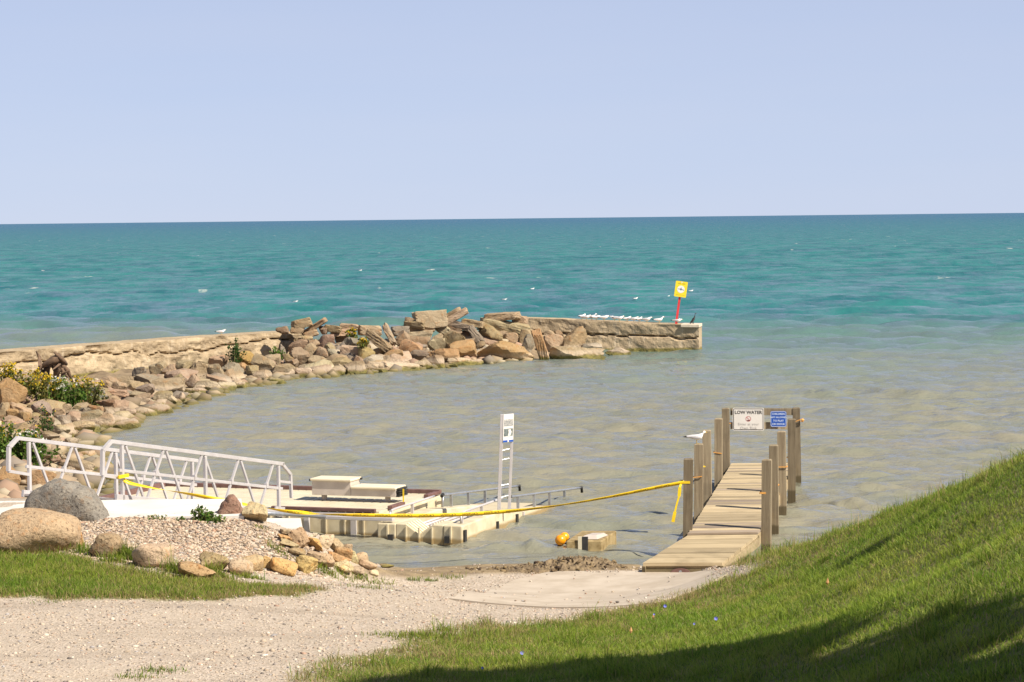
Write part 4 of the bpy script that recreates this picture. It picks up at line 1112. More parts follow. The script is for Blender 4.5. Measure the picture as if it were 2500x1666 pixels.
MB().bar(RL0 + np.array((0.02, .06, -.105)), RR0 + np.array((-.02, .06, -.105)), .05, .11).build('end_beam', M_beam, jet)
# steel roller plate under the shore end
mid = RL0 + (RR0 - RL0) * .47 + np.array((0, -.01, -.16))
e = (RR0 - RL0) / np.linalg.norm(RR0 - RL0); pl = []
for k in range(13):
    a = math.pi * k / 12; pl.append((.15 * math.cos(a), .075 * math.sin(a)))
fc = Face(mid, e, (0, 0, 1)); rp = MB()
rp.add(fc.poly(pl, .012) + fc.poly(pl, -.03), [tuple(range(13)), tuple(range(25, 12, -1))] + [(i, 13 + i, 13 + (i + 1) % 13, (i + 1) % 13) for i in range(13)])
rp.build('roller_plate', M_brownedge, jet)
bl = MB(); fc.disc(bl, .022, 0, .03, .016, 12); bl.build('bolt', M_galv, jet)
# cross rails between the last two posts, seat for the signs
fcg = -jdir
PL, PR = POSTS['l', 4], POSTS['r', 4]
def gate_pt(side, py):
    P_ = PL if side == 'l' else PR
    z = at_y(1774 if side == 'l' else 1948, py, YP[4])[2]
    return np.array((P_[0], P_[1], z)) + jside * (.075 if side == 'l' else -.075)
for ya, yb in ((1005.5, 1005.5), (1039.5, 1039.5)):
    MB().bar(gate_pt('l', ya), gate_pt('r', yb), .04, .135).build('rail', M_post, jet, bevel=.004)
def band(P, py, mat, dz=0.0, w=.075, t=.011, slant=.0, tail=0):
    mb = MB(); z = py
    c = [np.array((P[0], P[1], z)) + jside * sx * w + jdir * sy * w for sx, sy in ((-1, -1), (1, -1), (1, 1), (-1, 1))]
    for i in range(4):
        a = c[i].copy(); b = c[(i + 1) % 4].copy()
        if i == 0: b[2] += slant
        if i == 1: a[2] += slant
        mb.bar(a, b, t, t * 1.3)
    return mb
def band_z(side, i, py):
    return at_y((LPX if side == 'l' else RPX)[i], py, YP[i])[2]
for side, i, py, sl in (('l', 1, 1165.5, .02), ('l', 3, 1104, -.02), ('l', 4, 1033.5, .0), ('r', 0, 1204, .0), ('r', 1, 1184, .0), ('r', 2, 1139.5, 0), ('r', 3, 1117, .03), ('r', 4, 1030, .06), ('r', 0, 1202.3, .01)):
    band(POSTS[side, i], band_z(side, i, py), M_twine, slant=sl).build('twine', M_twine, jet)
tl = MB(); P_ = POSTS['l', 4]; zz_ = band_z('l', 4, 1035)
tl.bar(np.array((P_[0], P_[1], zz_)) - jdir * .085 - jside * .03, np.array((P_[0], P_[1], zz_ - .13)) - jdir * .09 - jside * .03, .03, .006, up=jdir).build('twine_tail', M_twine, jet)
for P_, py_ in ((POSTS['r', 4], 1032),):
    kn = MB(); kn.tube([np.array((P_[0], P_[1], band_z('r', 4, 1025))) + jside * .09 - jdir * .07 + np.array((0, 0, d_)) for d_ in (-.04, 0, .03)], [.012, .035, .01], 7).build('twine_knot', M_twine, jet)

# --- signs on the jetty rails
fsign = Face(at_y(1827, 1024, YP[4] - .11), jside, (0, 0, 1))
sg = thing('low_water_sign', 'white rectangular LOW WATER sign with black border on the jetty rails', 'sign', fsign.c)
mb = MB(); fsign.plate(mb, .61, .445, -.004, .003, .03); mb.build('panel', M_white, sg)
mb = MB(); fsign.ring(mb, .585, .42, .012, .0045, .026); mb.build('border', M_ink, sg)
mb = MB(); fsign.text(mb, 'LOW WATER', .090, 0, .132, .0045, spacing=.97, bold=.0025); mb.build('heading', M_ink, sg)
mb = MB(); fsign.disc(mb, .052, 0, .008, .0045, 28, .043); fsign.strip(mb, -.03, .038, .03, -.022, .010, .0047); mb.build('no_entry_symbol', M_redink, sg)
mb = MB(); fsign.strip(mb, -.022, -.02, .034, -.03, .016, .0044); mb.build('symbol_mark', M_ink, sg)
mb = MB(); fsign.text(mb, 'Enter at your', .070, 0, -.098, .0045, spacing=1.08); fsign.text(mb, 'Own Risk', .078, 0, -.175, .0045, spacing=1.05); mb.build('lettering', M_grey_ink, sg)
fb = Face(at_y(1900.5, 1023.5, YP[4] - .10), jside, (0, 0, 1))
sb = thing('dock_rule_sign', 'blue square sign with pale lettering on the jetty rails', 'sign', fb.c)
mb = MB(); fb.plate(mb, .312, .312, -.004, .003, .035); mb.build('panel', M_blue, sb)
mb = MB(); fb.ring(mb, .300, .300, .008, .0045, .03); mb.build('border', M_paleblue, sb)
mb = MB()
for t_, y_ in (('CHILDREN', .098), ('NOT ALLOWED', .033), ('TO PLAY', -.034), ('ON DOCK', -.1)):
    fb.text(mb, t_, .052 if len(t_) < 10 else .043, 0, y_, .0045, bold=.0012)
mb.build('lettering', M_paleblue, sb)

# ------------------------------------------------------------------ gangway
AW = 1.7
gdir = np.array((.42, .9075, 0)); gdir /= np.linalg.norm(gdir); gl_ = np.array((-gdir[1], gdir[0], 0))
EB = np.array((-3.9, 39.86, 0)); LG = 5.0; SB = EB - gdir * LG
ZT0, ZT1 = 2.04, 1.21          # top rail heights at shore and dock end
gw = thing('gangway', 'aluminium gangway with truss handrails sloping from the landing pad to the floating dock', 'gangway', (SB[0], SB[1], 1.2))
def gpt(side, s, dz):
    base = SB + gdir * s + (gl_ * AW if side == 'a' else 0)
    return np.array((base[0], base[1], ZT0 + (ZT1 - ZT0) * s / LG + dz))
for side in 'ab':
    r = MB(); r.bar(gpt(side, -.02, 0), gpt(side, LG + .05, 0), .045, .06); r.build('top_rail', M_alu, gw, bevel=.006)
    r = MB(); r.bar(gpt(side, .2, -.42), gpt(side, LG, -.42), .035, .048); r.build('middle_rail', M_alu, gw, bevel=.005)
    r = MB(); r.bar(gpt(side, .1, -.84), gpt(side, LG, -.84), .05, .11); r.build('bottom_chord', M_alu, gw, bevel=.006)
    for s in (.28, LG * .52, LG - .12):
        MB().bar(gpt(side, s, -.04), gpt(side, s, -.90), .05, .055, up=gdir).build('post', M_alu, gw, bevel=.006)
    # zig-zag truss
    nb = 4
    for k in range(nb):
        s0 = .34 + (LG - .6) * k / nb; s1 = .34 + (LG - .6) * (k + 1) / nb; sm = (s0 + s1) / 2
        MB().bar(gpt(side, s0 + .04, -.04), gpt(side, sm - .05, -.80), .03, .04, up=gdir).build('brace', M_alu, gw)
        MB().bar(gpt(side, s1 - .04, -.04), gpt(side, sm + .05, -.80), .03, .04, up=gdir).build('brace', M_alu, gw)
        MB().obox(gpt(side, sm + .29, -.40), gl_ * .03, gdir * .03, (0, 0, .04)).build('clamp', M_alu, gw)
    # bent returns at both ends
    MB().bar(gpt(side, -.0, .0), gpt(side, -.22, -.16), .05, .06).bar(gpt(side, -.22, -.15), gpt(side, -.24, -.52), .05, .06, up=gdir).bar(gpt(side, -.24, -.52), gpt(side, .27, -.54), .04, .045).build('end_return', M_alu, gw)
    if side == 'b':
        MB().bar(gpt(side, LG, .0), gpt(side, LG + .28, -.16), .045, .05).bar(gpt(side, LG + .28, -.15), gpt(side, LG + .30, -.56), .045, .05, up=gdir).bar(gpt(side, LG + .3, -.3), gpt(side, LG - .1, -.3), .03, .04).build('end_return', M_alu, gw)
fl = MB(); c0 = (gpt('a', .1, -.86) + gpt('b', .1, -.86)) / 2; c1 = (gpt('a', LG, -.86) + gpt('b', LG, -.86)) / 2
nt_ = 24
for k in range(nt_):
    t = (k + .5) / nt_; c = c0 + (c1 - c0) * t; dd = (c1 - c0) / nt_ * .47
    o = MB().obox(c, gl_ * AW * .48, dd, (0, 0, .015)).build('tread', M_alu, gw)
MB().bar(gpt('b', LG - .25, -.80), gpt('b', LG + .06, -.80), .02, .14).build('toe_plate', M_alu, gw)

# ------------------------------------------------------------------ floating dock
TH = math.radians(19.0)
FR = np.array((-.855, 38.74, 0.0)); U = np.array((math.cos(TH), -math.sin(TH), 0)); Vv = np.array((math.sin(TH), math.cos(TH), 0)); Zz = np.array((0, 0, 1.0))
def dk(u, v, z): return FR + U * u + Vv * v + Zz * z
dock = thing('floating_dock', 'cream plastic floating dock with brown edging at the foot of the gangway', 'dock', dk(-4, 1.6, 0))
DU0, DU1, DV0, DV1, DZ = -7.0, -1.52, .3, 3.1, .40
MB().obox(dk((DU0 + DU1) / 2, (DV0 + DV1) / 2, .10), U * (DU1 - DU0) / 2, Vv * (DV1 - DV0) / 2, Zz * .28).build('float_body', M_floatside, dock, bevel=.03)
# deck panels with raised treads
npn = 34
tread = None
for k in range(npn):
    u = DU0 + .08 + (DU1 - DU0 - .16) * (k + .5) / npn; w = (DU1 - DU0 - .16) / npn
    if tread is None:
        mb = MB(); mb.obox((0, 0, 0), U * w * .40, Vv * (DV1 - DV0 - .16) / 2, Zz * .018); tread = mesh_np('deck_board', np.array(mb.v), mb.f, M_float)
    o = put(bpy.data.objects.new('deck_board', tread), dock); o.location = Vector(dk(u, (DV0 + DV1) / 2, DZ - .008) - ORG[dock])
for k in range(1, 16):       # moulded ribs on the near face
    u = DU0 + (DU1 - DU0) * k / 16
    MB().obox(dk(u, DV0 - .012, .165), U * .012, Vv * .013, Zz * .17).build('rib', M_floatside, dock)
for k in range(4):
    u = DU0 + (DU1 - DU0) * (k + .62) / 4
    MB().obox(dk(u, DV0 - .015, .14), U * .05, Vv * .02, Zz * .2).build('connector', M_black if k != 3 else M_alu, dock)
MB().obox(dk((DU0 + DU1) / 2, DV1 - .05, DZ + .045), U * (DU1 - DU0) / 2, Vv * .05, Zz * .036).build('edging', M_brownedge, dock, bevel=.008)
MB().obox(dk(-2.62, DV0 + .05, DZ + .026), U * .95, Vv * .04, Zz * .03).build('edging', M_brownedge, dock, bevel=.008)
MB().obox(dk(DU0 + .05, (DV0 + DV1) / 2, DZ + .05), U * .05, Vv * 1.2, Zz * .05).build('edging', M_brownedge, dock, bevel=.008)
for v0, v1 in ((.75, 1.35), (2.45, 3.0)):
    MB().obox(dk(DU1 - .05, (v0 + v1) / 2, DZ + .035), U * .045, Vv * (v1 - v0) / 2, Zz * .03).build('edging', M_brownedge, dock, bevel=.008)
# stiff arm tube and bracket along the near side
ta = at_y(612, 1252, 37.6); tb_ = dk(-2.45, .12, .33)
MB().tube([ta, (ta + tb_) / 2 + np.array((0, 0, .01)), tb_], .034, 10).build('stiff_arm', M_galv, dock, smooth=True)
MB().bar(dk(-2.6, .08, .33), dk(-1.25, .12, .325), .13, .06).build('arm_bracket', M_alu, dock, bevel=.01)
MB().bar(dk(-2.9, .10, .385), dk(-1.75, .14, .385), .05, .03).build('bracket_tray', M_alu, dock)
MB().obox(dk(-2.86, .2, .15), U * .045, Vv * .03, Zz * .2).build('pile_guide', M_alu, dock)

# ------------------------------------------------------------------ transfer bench
bench = thing('transfer_bench', 'low two step bench with cream seat boards standing on the floating dock', 'bench', dk(-2.55, 1.75, DZ))
bu0, bu1, bum, bv = -3.35, -1.78, -2.62, 1.75
MB().obox(dk((bu0 + bum) / 2, bv, .64), U * (bum - bu0) / 2, Vv * .21, Zz * .125).build('high_box', M_benchbox, bench, bevel=.006)
MB().obox(dk((bum + bu1) / 2 + .003, bv, .58), U * (bu1 - bum) / 2, Vv * .205, Zz * .065).build('low_box', M_benchbox, bench, bevel=.006)
MB().obox(dk((bu0 + bum) / 2, bv, .785), U * ((bum - bu0) / 2 + .02), Vv * .25, Zz * .02).build('seat', M_seat, bench, bevel=.012)
MB().obox(dk((bum + bu1) / 2 + .012, bv, .665), U * ((bu1 - bum) / 2 - .0), Vv * .25, Zz * .02).build('seat', M_seat, bench, bevel=.012)
for u in (bu0 + .15, bu1 - .22):
    MB().obox(dk(u, bv - .02, .46), U * .04, Vv * .03, Zz * .062).build('leg', M_benchbox, bench)
    MB().obox(dk(u, bv - .02, .406), U * .07, Vv * .05, Zz * .004).build('foot_plate', M_alu, bench)
for sgn, u, z in ((-1, bu0 - .03, .775), (1, bum + .03, .775)):
    MB().obox(dk(u, bv - .2 * (sgn < 0) + .2 * (sgn > 0), z), U * .014, Vv * .03, Zz * .018).build('cap', M_black, bench)
for k in range(4):
    MB().obox(dk(bu1 + .03, bv, .53 + .04 * k), U * .035, Vv * (.2 - .02 * (k % 2)), Zz * .013).build('web_strap', M_black, bench)
MB().obox(dk(bu1 + .1, bv - .1, .50), U * .012, Vv * .006, Zz * .15).build('yellow_strap', M_tape, bench)

# ------------------------------------------------------------------ kayak launch
la = thing('kayak_launch', 'cream plastic kayak launch with low metal rails sloping into the lake', 'boat launch', dk(-.75, 2, 0))
def ztop(v): return .27 if v < 2.0 else .27 - .085 * (v - 2.0)
for u0, u1 in ((-1.5, -1.17), (-.33, 0.0)):       # side floats
    mb = MB(); vs = [0, .0, 1.0, 2.0, 3.0, 4.0, 5.0]
    sec = []
    for v in (0.0, 1.0, 2.0, 3.0, 4.0, 5.2):
        z = ztop(v); sec.append([dk(u0, v, -.3), dk(u1, v, -.3), dk(u1, v, z), dk(u0, v, z)])
    V = [p for s_ in sec for p in s_]; F = [(0, 3, 2, 1), tuple(len(V) - 4 + q for q in (0, 1, 2, 3))]
    for i in range(len(sec) - 1):
        for q in range(4): F.append((i * 4 + q, i * 4 + (q + 1) % 4, i * 4 + 4 + (q + 1) % 4, i * 4 + 4 + q))
    mb.add(V, F); mb.build('side_float', M_floatside, la, bevel=.022)
# front float with a V shaped entry
prof = [(-1.17, .268), (-.99, .268), (-.75, .10), (-.51, .268), (-.33, .268), (-.33, -.3), (-1.17, -.3)]
n = len(prof)
mb = MB(); A_ = [dk(u, .012, z) for u, z in prof]; B_ = [dk(u, .62, z + (.0 if z > 0 else 0)) for u, z in prof]
mb.add(A_ + B_, [tuple(range(n - 1, -1, -1)), tuple(range(n, 2 * n))] + [(i, (i + 1) % n, n + (i + 1) % n, n + i) for i in range(n)])
mb.build('entry_ramp', M_floatside, la, bevel=.015)
for k in range(5):            # raised slats of the entry ramp
    for sg_ in (-1, 1):
        v = .10 + .115 * k
        a = dk(-.75 + sg_ * .235, v, .275); b = dk(-.75 + sg_ * .012, v, .118)
        MB().bar(a, b, .055, .018).build('ramp_slat', M_seat, la)
MB().obox(dk(-.75, 2.7, .02), U * .42, Vv * 2.1, Zz * .05).build('centre_deck', M_floatside, la)
for u in (-1.08, -.95, -.82, -.68, -.55, -.42):
    MB().tube([dk(u, .7, .15), dk(u, 2.2, .15), dk(u, 4.3, -.02)], .024, 8).build('roller_tube', M_alu, la, smooth=True)
for u in (-1.31, -.98, -.75, -.52, -.19):
    MB().obox(dk(u, -.012, .09 if u in (-.98, -.75, -.52) else .12), U * .013, Vv * .02, Zz * (.13 if u == -.75 else .14)).build('rib', M_floatside, la)
for u in (-1.25, -.25):
    MB().obox(dk(u, -.02, .035), U * .045, Vv * .03, Zz * .055).build('connector', M_black, la)
for v, w_ in ((.10, .05), (1.72, .035), (2.75, .04), (3.1, .03)):
    MB().obox(dk(.012, v, .06 if v < 1 else .05), U * .02, Vv * w_, Zz * (.13 if v < 1 else .08)).build('side_slot', M_black if v != 3.1 else M_alu, la)
def rail_tube(u, v0, v1, zf, curl, mat, nm='hand_rail'):
    pts = [dk(u, v0, ztop(v0) - .02), dk(u, v0 + .02, zf(v0) - .05), dk(u, v0 + .08, zf(v0) - .01)] if curl else [dk(u, v0, zf(v0))]
    pts += [dk(u, v, zf(v)) for v in np.linspace(v0 + .2, v1, 6)]
    return MB().tube(pts, .021, 8).build(nm, mat, la, smooth=True)
zr = lambda v: .45 if v < 2.4 else .45 - .072 * (v - 2.4)
for u in (-1.38, -.12):
    rail_tube(u, .28, 2.35, zr, True, M_alu)
    h_ = rail_tube(u, 2.75, 6.9, zr, True, M_galv)
    for v in (.32, 1.3): MB().bar(dk(u, v, .24), dk(u, v, zr(v)), .05, .035, up=Vv).build('rail_post', M_alu, la)
    for v in (3.2, 4.1, 5.0, 5.9): MB().bar(dk(u, v, -.35), dk(u, v, zr(v)), .045, .035, up=Vv).build('rail_post', M_galv, la)
    MB().tube([dk(u, 6.86, zr(6.86)), dk(u, 6.98, zr(6.9)), dk(u, 7.0, zr(6.9) - .1)], .027, 8).build('rail_cap', M_black, la, smooth=True)
    MB().tube([dk(u, 2.72, zr(2.7) - .02), dk(u, 2.80, zr(2.7) + .005)], .03, 8).build('rail_cap', M_black, la)

# --- ladder-like sign stand on the launch
bs = dk(-.13, 1.85, .27); k_ = 1 / ppm(bs[1]); Yb = bs[1]
st = thing('launch_sign_stand', 'tall twin post metal stand with a narrow instruction sign on the kayak launch', 'sign', bs)
lp0 = at_y(1218, 1251, Yb); lp1 = at_y(1226, 1012, Yb); rp0 = at_y(1242.5, 1253, Yb + .08); rp1 = at_y(1249.5, 1080, Yb + .08)
MB().bar(lp0, lp1, .062, .045, up=(0, 1, 0)).build('post', M_alu, st, bevel=.005)
MB().bar(rp0, rp1, .05, .045, up=(0, 1, 0)).build('post', M_alu, st, bevel=.005)
for yl, yr in ((1101, 1096), (1124, 1119), (1186, 1182), (1216, 1209)):
    t0 = (1251 - yl) / 239.; MB().tube([at_y(1218 + 8 * t0, yl, Yb), at_y(1245, yr, Yb + .08)], .009, 8).build('rung', M_galv, st)
tlc, trc, blc, brc = at_y(1229.5, 1012, Yb - .03), at_y(1254.5, 1010.5, Yb + .05), at_y(1228, 1081, Yb - .03), at_y(1253, 1078, Yb + .05)
ex_ = (trc - tlc + brc - blc) / 2; ey_ = (tlc - blc + trc - brc) / 2
fs = Face((tlc + trc + blc + brc) / 4, ex_, ey_); sw, sh = np.linalg.norm(ex_), np.linalg.norm(ey_)
mb = MB(); fs.plate(mb, sw, sh, -.02, 0); pn = mb.build('sign_panel', M_white, st)
M_shade = simple('grey_print', (.16, .17, .18), (.55, .52, .46), .5, scale=42, detail=3)
M_green = simple('dark_green_print', (.03, .05, .045), (.25, .28, .27), .5, scale=24)
def sub(name, mat, fn):
    mb = MB(); fn(mb); return mb.build(name, mat, pn)
sub('header_lettering', M_paleblue, lambda m: (fs.rect(m, -sw * .08, sh * .43, sw * .4, sh * .455, .002), fs.rect(m, -sw * .4, sh * .41, -sw * .2, sh * .46, .002)))
sub('picture', M_shade, lambda m: fs.rect(m, -sw * .43, sh * .07, sw * .43, sh * .31, .002))
sub('picture', M_green, lambda m: fs.rect(m, -sw * .43, -sh * .29, sw * .43, -sh * .02, .002))
sub('picture_figure', M_white, lambda m: m.add(fs.poly([(-sw * .06, -sh * .28), (sw * .18, -sh * .28), (sw * .32, -sh * .15), (sw * .22, -sh * .04), (-sw * .02, -sh * .06), (sw * .03, -sh * .16)], .004), [(0, 1, 2, 3, 4, 5)]))
sub('footer_band', M_blue, lambda m: (fs.rect(m, -sw * .5, -sh * .5, -sw * .06, -sh * .43, .002), fs.rect(m, sw * .08, -sh * .5, sw * .5, -sh * .43, .002)))

# ------------------------------------------------------------------ caution tape
tp0 = gpt('b', .25, -.50); tpN = POSTS['l', 0] + np.array((0, 0, band_z('l', 0, 1176.5) - POSTS['l', 0][2])) - jdir * .08
path_px = [(300, 1177), (380, 1193), (460, 1206), (540, 1221), (620, 1236), (700, 1249), (780, 1255.5), (860, 1258), (940, 1259.2), (1020, 1259.5), (1100, 1257.8), (1180, 1253.5), (1260, 1247), (1340, 1238), (1420, 1226), (1500, 1211.5), (1580, 1195), (1640, 1183)]
def tdepth(px): return tp0[1] + (tpN[1] - tp0[1]) * (px - 268) / (1665 - 268.)
TP = [np.array(tp0)] + [at_y(a, b, tdepth(a)) for a, b in path_px] + [np.array(tpN)]
TP = np.array(TP)
# smooth resample
ts = np.concatenate([[0], np.cumsum(np.linalg.norm(np.diff(TP, axis=0), axis=1))])
sN = np.linspace(0, ts[-1], 260); TPs = np.stack([np.interp(sN, ts, TP[:, k]) for k in range(3)], -1)
for _ in range(12): TPs[1:-1] = (TPs[:-2] + TPs[1:-1] * 2 + TPs[2:]) / 4
tang = np.gradient(TPs, axis=0); tang /= np.linalg.norm(tang, axis=1)[:, None]
upv = np.cross(np.cross(tang, Zz), tang); upv /= np.linalg.norm(upv, axis=1)[:, None]; sdv = np.cross(tang, upv)
# twist angle: rope-like near the gangway, flat over the launch, edge-on towards the jetty
tw = np.interp(sN / ts[-1], [0, .06, .12, .18, .24, .30, .36, .42, .5, .66, .72, .78, .84, .9, 1.0], [9.0, 8.2, 7.2, 6.2, 5.0, 3.6, 1.3, .35, .1, .1, .8, 1.05, .85, .6, .3])
wv_ = np.cos(tw)[:, None] * upv + np.sin(tw)[:, None] * sdv
hwid = .030
bb = np.stack([TPs - wv_ * hwid, TPs + wv_ * hwid], 1).reshape(-1, 3)
FB = [(2 * i, 2 * i + 2, 2 * i + 3, 2 * i + 1) for i in range(len(sN) - 1)]
tape = thing('caution_tape', 'yellow caution tape strung from the gangway to the first jetty post', 'tape', TPs[130])
tm = put(bpy.data.objects.new('strip', mesh_np('strip', bb - ORG[tape], FB, M_tape, True)), tape); ORG[tm] = ORG[tape]
so = tm.modifiers.new('film', 'SOLIDIFY'); so.thickness = .0012; so.offset = 0
LV, LF = letters('CAUTION', .050, 0, 0, True, 1.05)
for s0 in np.arange(ts[-1] * .31, ts[-1] * .97, .335):
    ss = s0 + LV[:, 0]
    c = np.stack([np.interp(ss, sN, TPs[:, k]) for k in range(3)], -1); w_ = np.stack([np.interp(ss, sN, wv_[:, k]) for k in range(3)], -1)
    nrm_ = np.cross(np.stack([np.interp(ss, sN, tang[:, k]) for k in range(3)], -1), w_)
    nrm_ *= np.sign(-nrm_[:, 1:2]); 
    o = put(bpy.data.objects.new('lettering', mesh_np('lettering', c + w_ * LV[:, 1:2] + nrm_ * .003 - ORG[tape], LF, M_ink)), tape)
band(POSTS['l', 0], tpN[2], M_tape, t=.03, w=.08).build('wrap', M_tape, tape)
pw = [np.array(tpN) - jside * .06 + np.array((0, 0, -.02))]
for a, b in ((1660, 1190), (1658, 1212), (1652, 1232), (1648, 1250), (1645, 1264), (1643, 1275)): pw.append(at_y(a, b, tpN[1] - .06))
pw = np.array(pw); mbt = MB()
for i in range(len(pw) - 1):
    mbt.bar(pw[i], pw[i + 1], .05 if i in (1, 4, 5) else .028, .004, up=(0, -1, .1))
mbt.build('hanging_end', M_tape, tape)
MB().bar(gpt('b', .25, -.50) - gl_ * .06 - gdir * .16, gpt('b', .25, -.50) - gl_ * .06 + gdir * .1, .03, .05).build('wrap', M_tape, tape)
def scrap(px, py, Y, lab):
    c = at_y(px, py, Y); mb = MB(); mb.bar(c + np.array((-.05, 0, .01)), c + np.array((.05, .02, -.01)), .05, .02)
    o = mb.build('tape_scrap', M_tape); tag(o, lab, 'tape')
scrap(1714, 1138.5, YP[1] + .1, 'scrap of yellow tape behind the second post of the jetty')

# ------------------------------------------------------------------ block and buoys in the shallows
q0 = at_z(1382, 1352, -.03); q1 = at_z(1470, 1352, -.03); q2 = at_z(1537, 1328, .0)
eu = (q1 - q0); wu = np.linalg.norm(eu); eu /= wu; ev = q2 - q1; wv2 = np.linalg.norm(ev); ev /= wv2; ev = ev - eu * (ev @ eu) * .55; ev /= np.linalg.norm(ev)
blk = thing('concrete_anchor_block', 'stained cream block with a dark strap lying in the shallows before the ramp', 'block', (q0 + q1) / 2)
cb = (q0 + q1) / 2 + ev * wv2 / 2
mb = MB(); mb.obox(cb + np.array((0, 0, .055)), eu * wu / 2, ev * wv2 / 2, Zz * .15); mb.build('body', M_blockc, blk, bevel=.02)
MB().obox(q0 + eu * wu * .535 - ev * .012 + np.array((0, 0, .09)), eu * .045, ev * .018, Zz * .18).build('strap', M_black, blk)
MB().obox(q0 + eu * wu * .40 - ev * .012 + np.array((0, 0, .08)), eu * .03, ev * .02, Zz * .19).build('rib', M_float, blk)
mb = MB(); c_ = cb + np.array((0.03, -.1, .207))
mb.add([c_ + eu * a + ev * b + np.array((0, 0, z)) for a, b, z in ((-.16, -.3, 0), (.14, -.3, 0), (.22, .1, .0), (-.06, .1, 0), (-.10, -.2, .05), (.09, -.2, .05), (.16, .04, .05), (-.02, .04, .05))],
       [(3, 2, 1, 0), (4, 5, 6, 7), (0, 1, 5, 4), (1, 2, 6, 5), (2, 3, 7, 6), (3, 0, 4, 7)])
mb.build('plate', M_benchbox, blk, bevel=.01)
for (a, b, r, Yd), lab in (((1368.5, 1319, .090, 37.9), 'nearer orange ball buoy floating beside the stained block'), ((1378, 1311.5, .080, 38.25), 'farther orange ball buoy half hidden behind the nearer one')):
    c = at_y(a, b, Yd); o_ = thing('buoy', lab, 'buoy', c, 'orange buoys in the shallows')
    D_, F_ = icosphere(4); me = mesh_np('ball', D_ * np.array((1, 1, .97)) * r, F_, M_buoy, True); put(bpy.data.objects.new('ball', me), o_)
    MB().tube([c + np.array((r * .85, -.02, -r * .45)), c + np.array((r * 1.18, -.03, -r * .6))], [.026, .018], 8).build('eyelet', M_black, o_)

# ------------------------------------------------------------------ warning sign on the breakwater end
b0 = at_y(1650.5, 792, 93.9); t0 = at_y(1659.5, 726, 93.9)
ys_ = thing('breakwater_sign', 'yellow warning sign on a leaning red post at the breakwater end', 'sign', b0)
MB().bar(b0 - (t0 - b0) * .1, t0 + (t0 - b0) * .25, .085, .05, up=(0, 1, 0)).build('post', M_red, ys_)
upd = (t0 - b0) / np.linalg.norm(t0 - b0); exd = np.cross((0, 1, 0), upd) * -1; exd = np.array((upd[2], 0, -upd[0]))
fy_ = Face(at_y(1662.5, 706.5, 93.82), exd, upd)
mb = MB(); fy_.plate(mb, .475, .62, -.012, .0, .03); py_ = mb.build('panel', M_yellow, ys_)
mb = MB(); fy_.disc(mb, .148, 0, -.005, .004); mb.build('disc', M_white, py_)
mb = MB(); fy_.strip(mb, -.125, .0, .0, -.004, .022, .006); fy_.strip(mb, 0, -.004, .125, -.03, .022, .006); fy_.disc(mb, .02, 0, .04, .006, 10); fy_.strip(mb, 0, .03, 0, -.05, .03, .006); mb.build('swimmer_mark', M_navy, py_)
mb = MB()
for x_ in (-.13, -.085, -.045, .05, .09, .13): fy_.rect(mb, x_ - .012, .195, x_ + .012, .245, .004)
for x_ in np.arange(-.15, .16, .05): fy_.rect(mb, x_ - .015, -.235, x_ + .012, -.215, .004)
mb.build('print', M_ochre, py_)
mb = MB(); fy_.rect(mb, -.03, .262, .03, .29, .004); mb.build('white_patch', M_white, py_)

# ------------------------------------------------------------------ birds
M_gullw = simple('white_feathers', (.82, .80, .77), (.76, .73, .70), .8, scale=20)
M_gullg = simple('grey_feathers', (.55, .53, .53), (.48, .46, .46), .8, scale=20)
M_blackf = simple('black_feathers', (.012, .012, .013), (.03, .028, .028), .6, scale=20)
M_leg = simple('yellow_leg', (.60, .42, .08), (.5, .34, .06), .6, scale=20)
M_bill = simple('yellow_bill', (.70, .46, .06), (.6, .38, .05), .5, scale=20)
M_darkf = simple('dark_brown_feathers', (.03, .026, .022), (.05, .042, .034), .7, scale=25)
def loft(rings, n=14):
    """rings: (x, z, half width, half height); bird faces +x"""
    V = []; F = []
    for x, z, w, h in rings:
        for k in range(n):
            a = 2 * math.pi * k / n; V.append((x, w * math.cos(a), z + h * math.sin(a)))
    for i in range(len(rings) - 1):
        for k in range(n): F.append((i * n + k, i * n + (k + 1) % n, (i + 1) * n + (k + 1) % n, (i + 1) * n + k))
    F.append(tuple(range(n - 1, -1, -1))); F.append(tuple((len(rings) - 1) * n + k for k in range(n)))
    return np.array(V), F
def gull_body(stand=True, hunch=0.0):
    R = [(-.275, .145, .004, .004), (-.24, .148, .022, .010), (-.19, .152, .034, .018), (-.14, .152, .050, .034), (-.07, .146, .066, .052), (0, .140, .072, .062), (.06, .146, .068, .064), (.105, .165, .054, .058),
         (.128, .195 - hunch * .5, .038, .044), (.138, .222 - hunch, .032, .034), (.150, .243 - hunch, .033, .032), (.168, .252 - hunch, .030, .029), (.186, .250 - hunch, .020, .020), (.197, .247 - hunch, .008, .008)]
    V, F = loft(R)
    mi = []
    for f in F:
        c = V[list(f)].mean(0)
        if c[0] < -.205: mi.append(2)
        elif -.205 <= c[0] < .07 and c[2] > .138 + max(0, (c[0] - .0)) * .3: mi.append(1)
        else: mi.append(0)
    return mesh_np('body', V, F, [M_gullw, M_gullg, M_blackf], True, mi)
GB = {h: gull_body(True, h) for h in (0.0, .035, .065)}
def fold_wing(sy):
    R = [(-.30, .150, .003, .003), (-.22, .158, .008, .014), (-.10, .158, .012, .034), (.02, .152, .014, .046), (.085, .150, .006, .022)]
    V, F = loft(R, 8); V[:, 1] += sy * np.interp(V[:, 0], [-.3, -.2, -.05, .08], [.008, .036, .062, .062])
    mi = [2 if V[list(f)][:, 0].mean() < -.19 else 1 for f in F]
    return mesh_np('wing', V, F, [M_gullw, M_gullg, M_blackf], True, mi)
GWI = {s: fold_wing(s) for s in (-1, 1)}
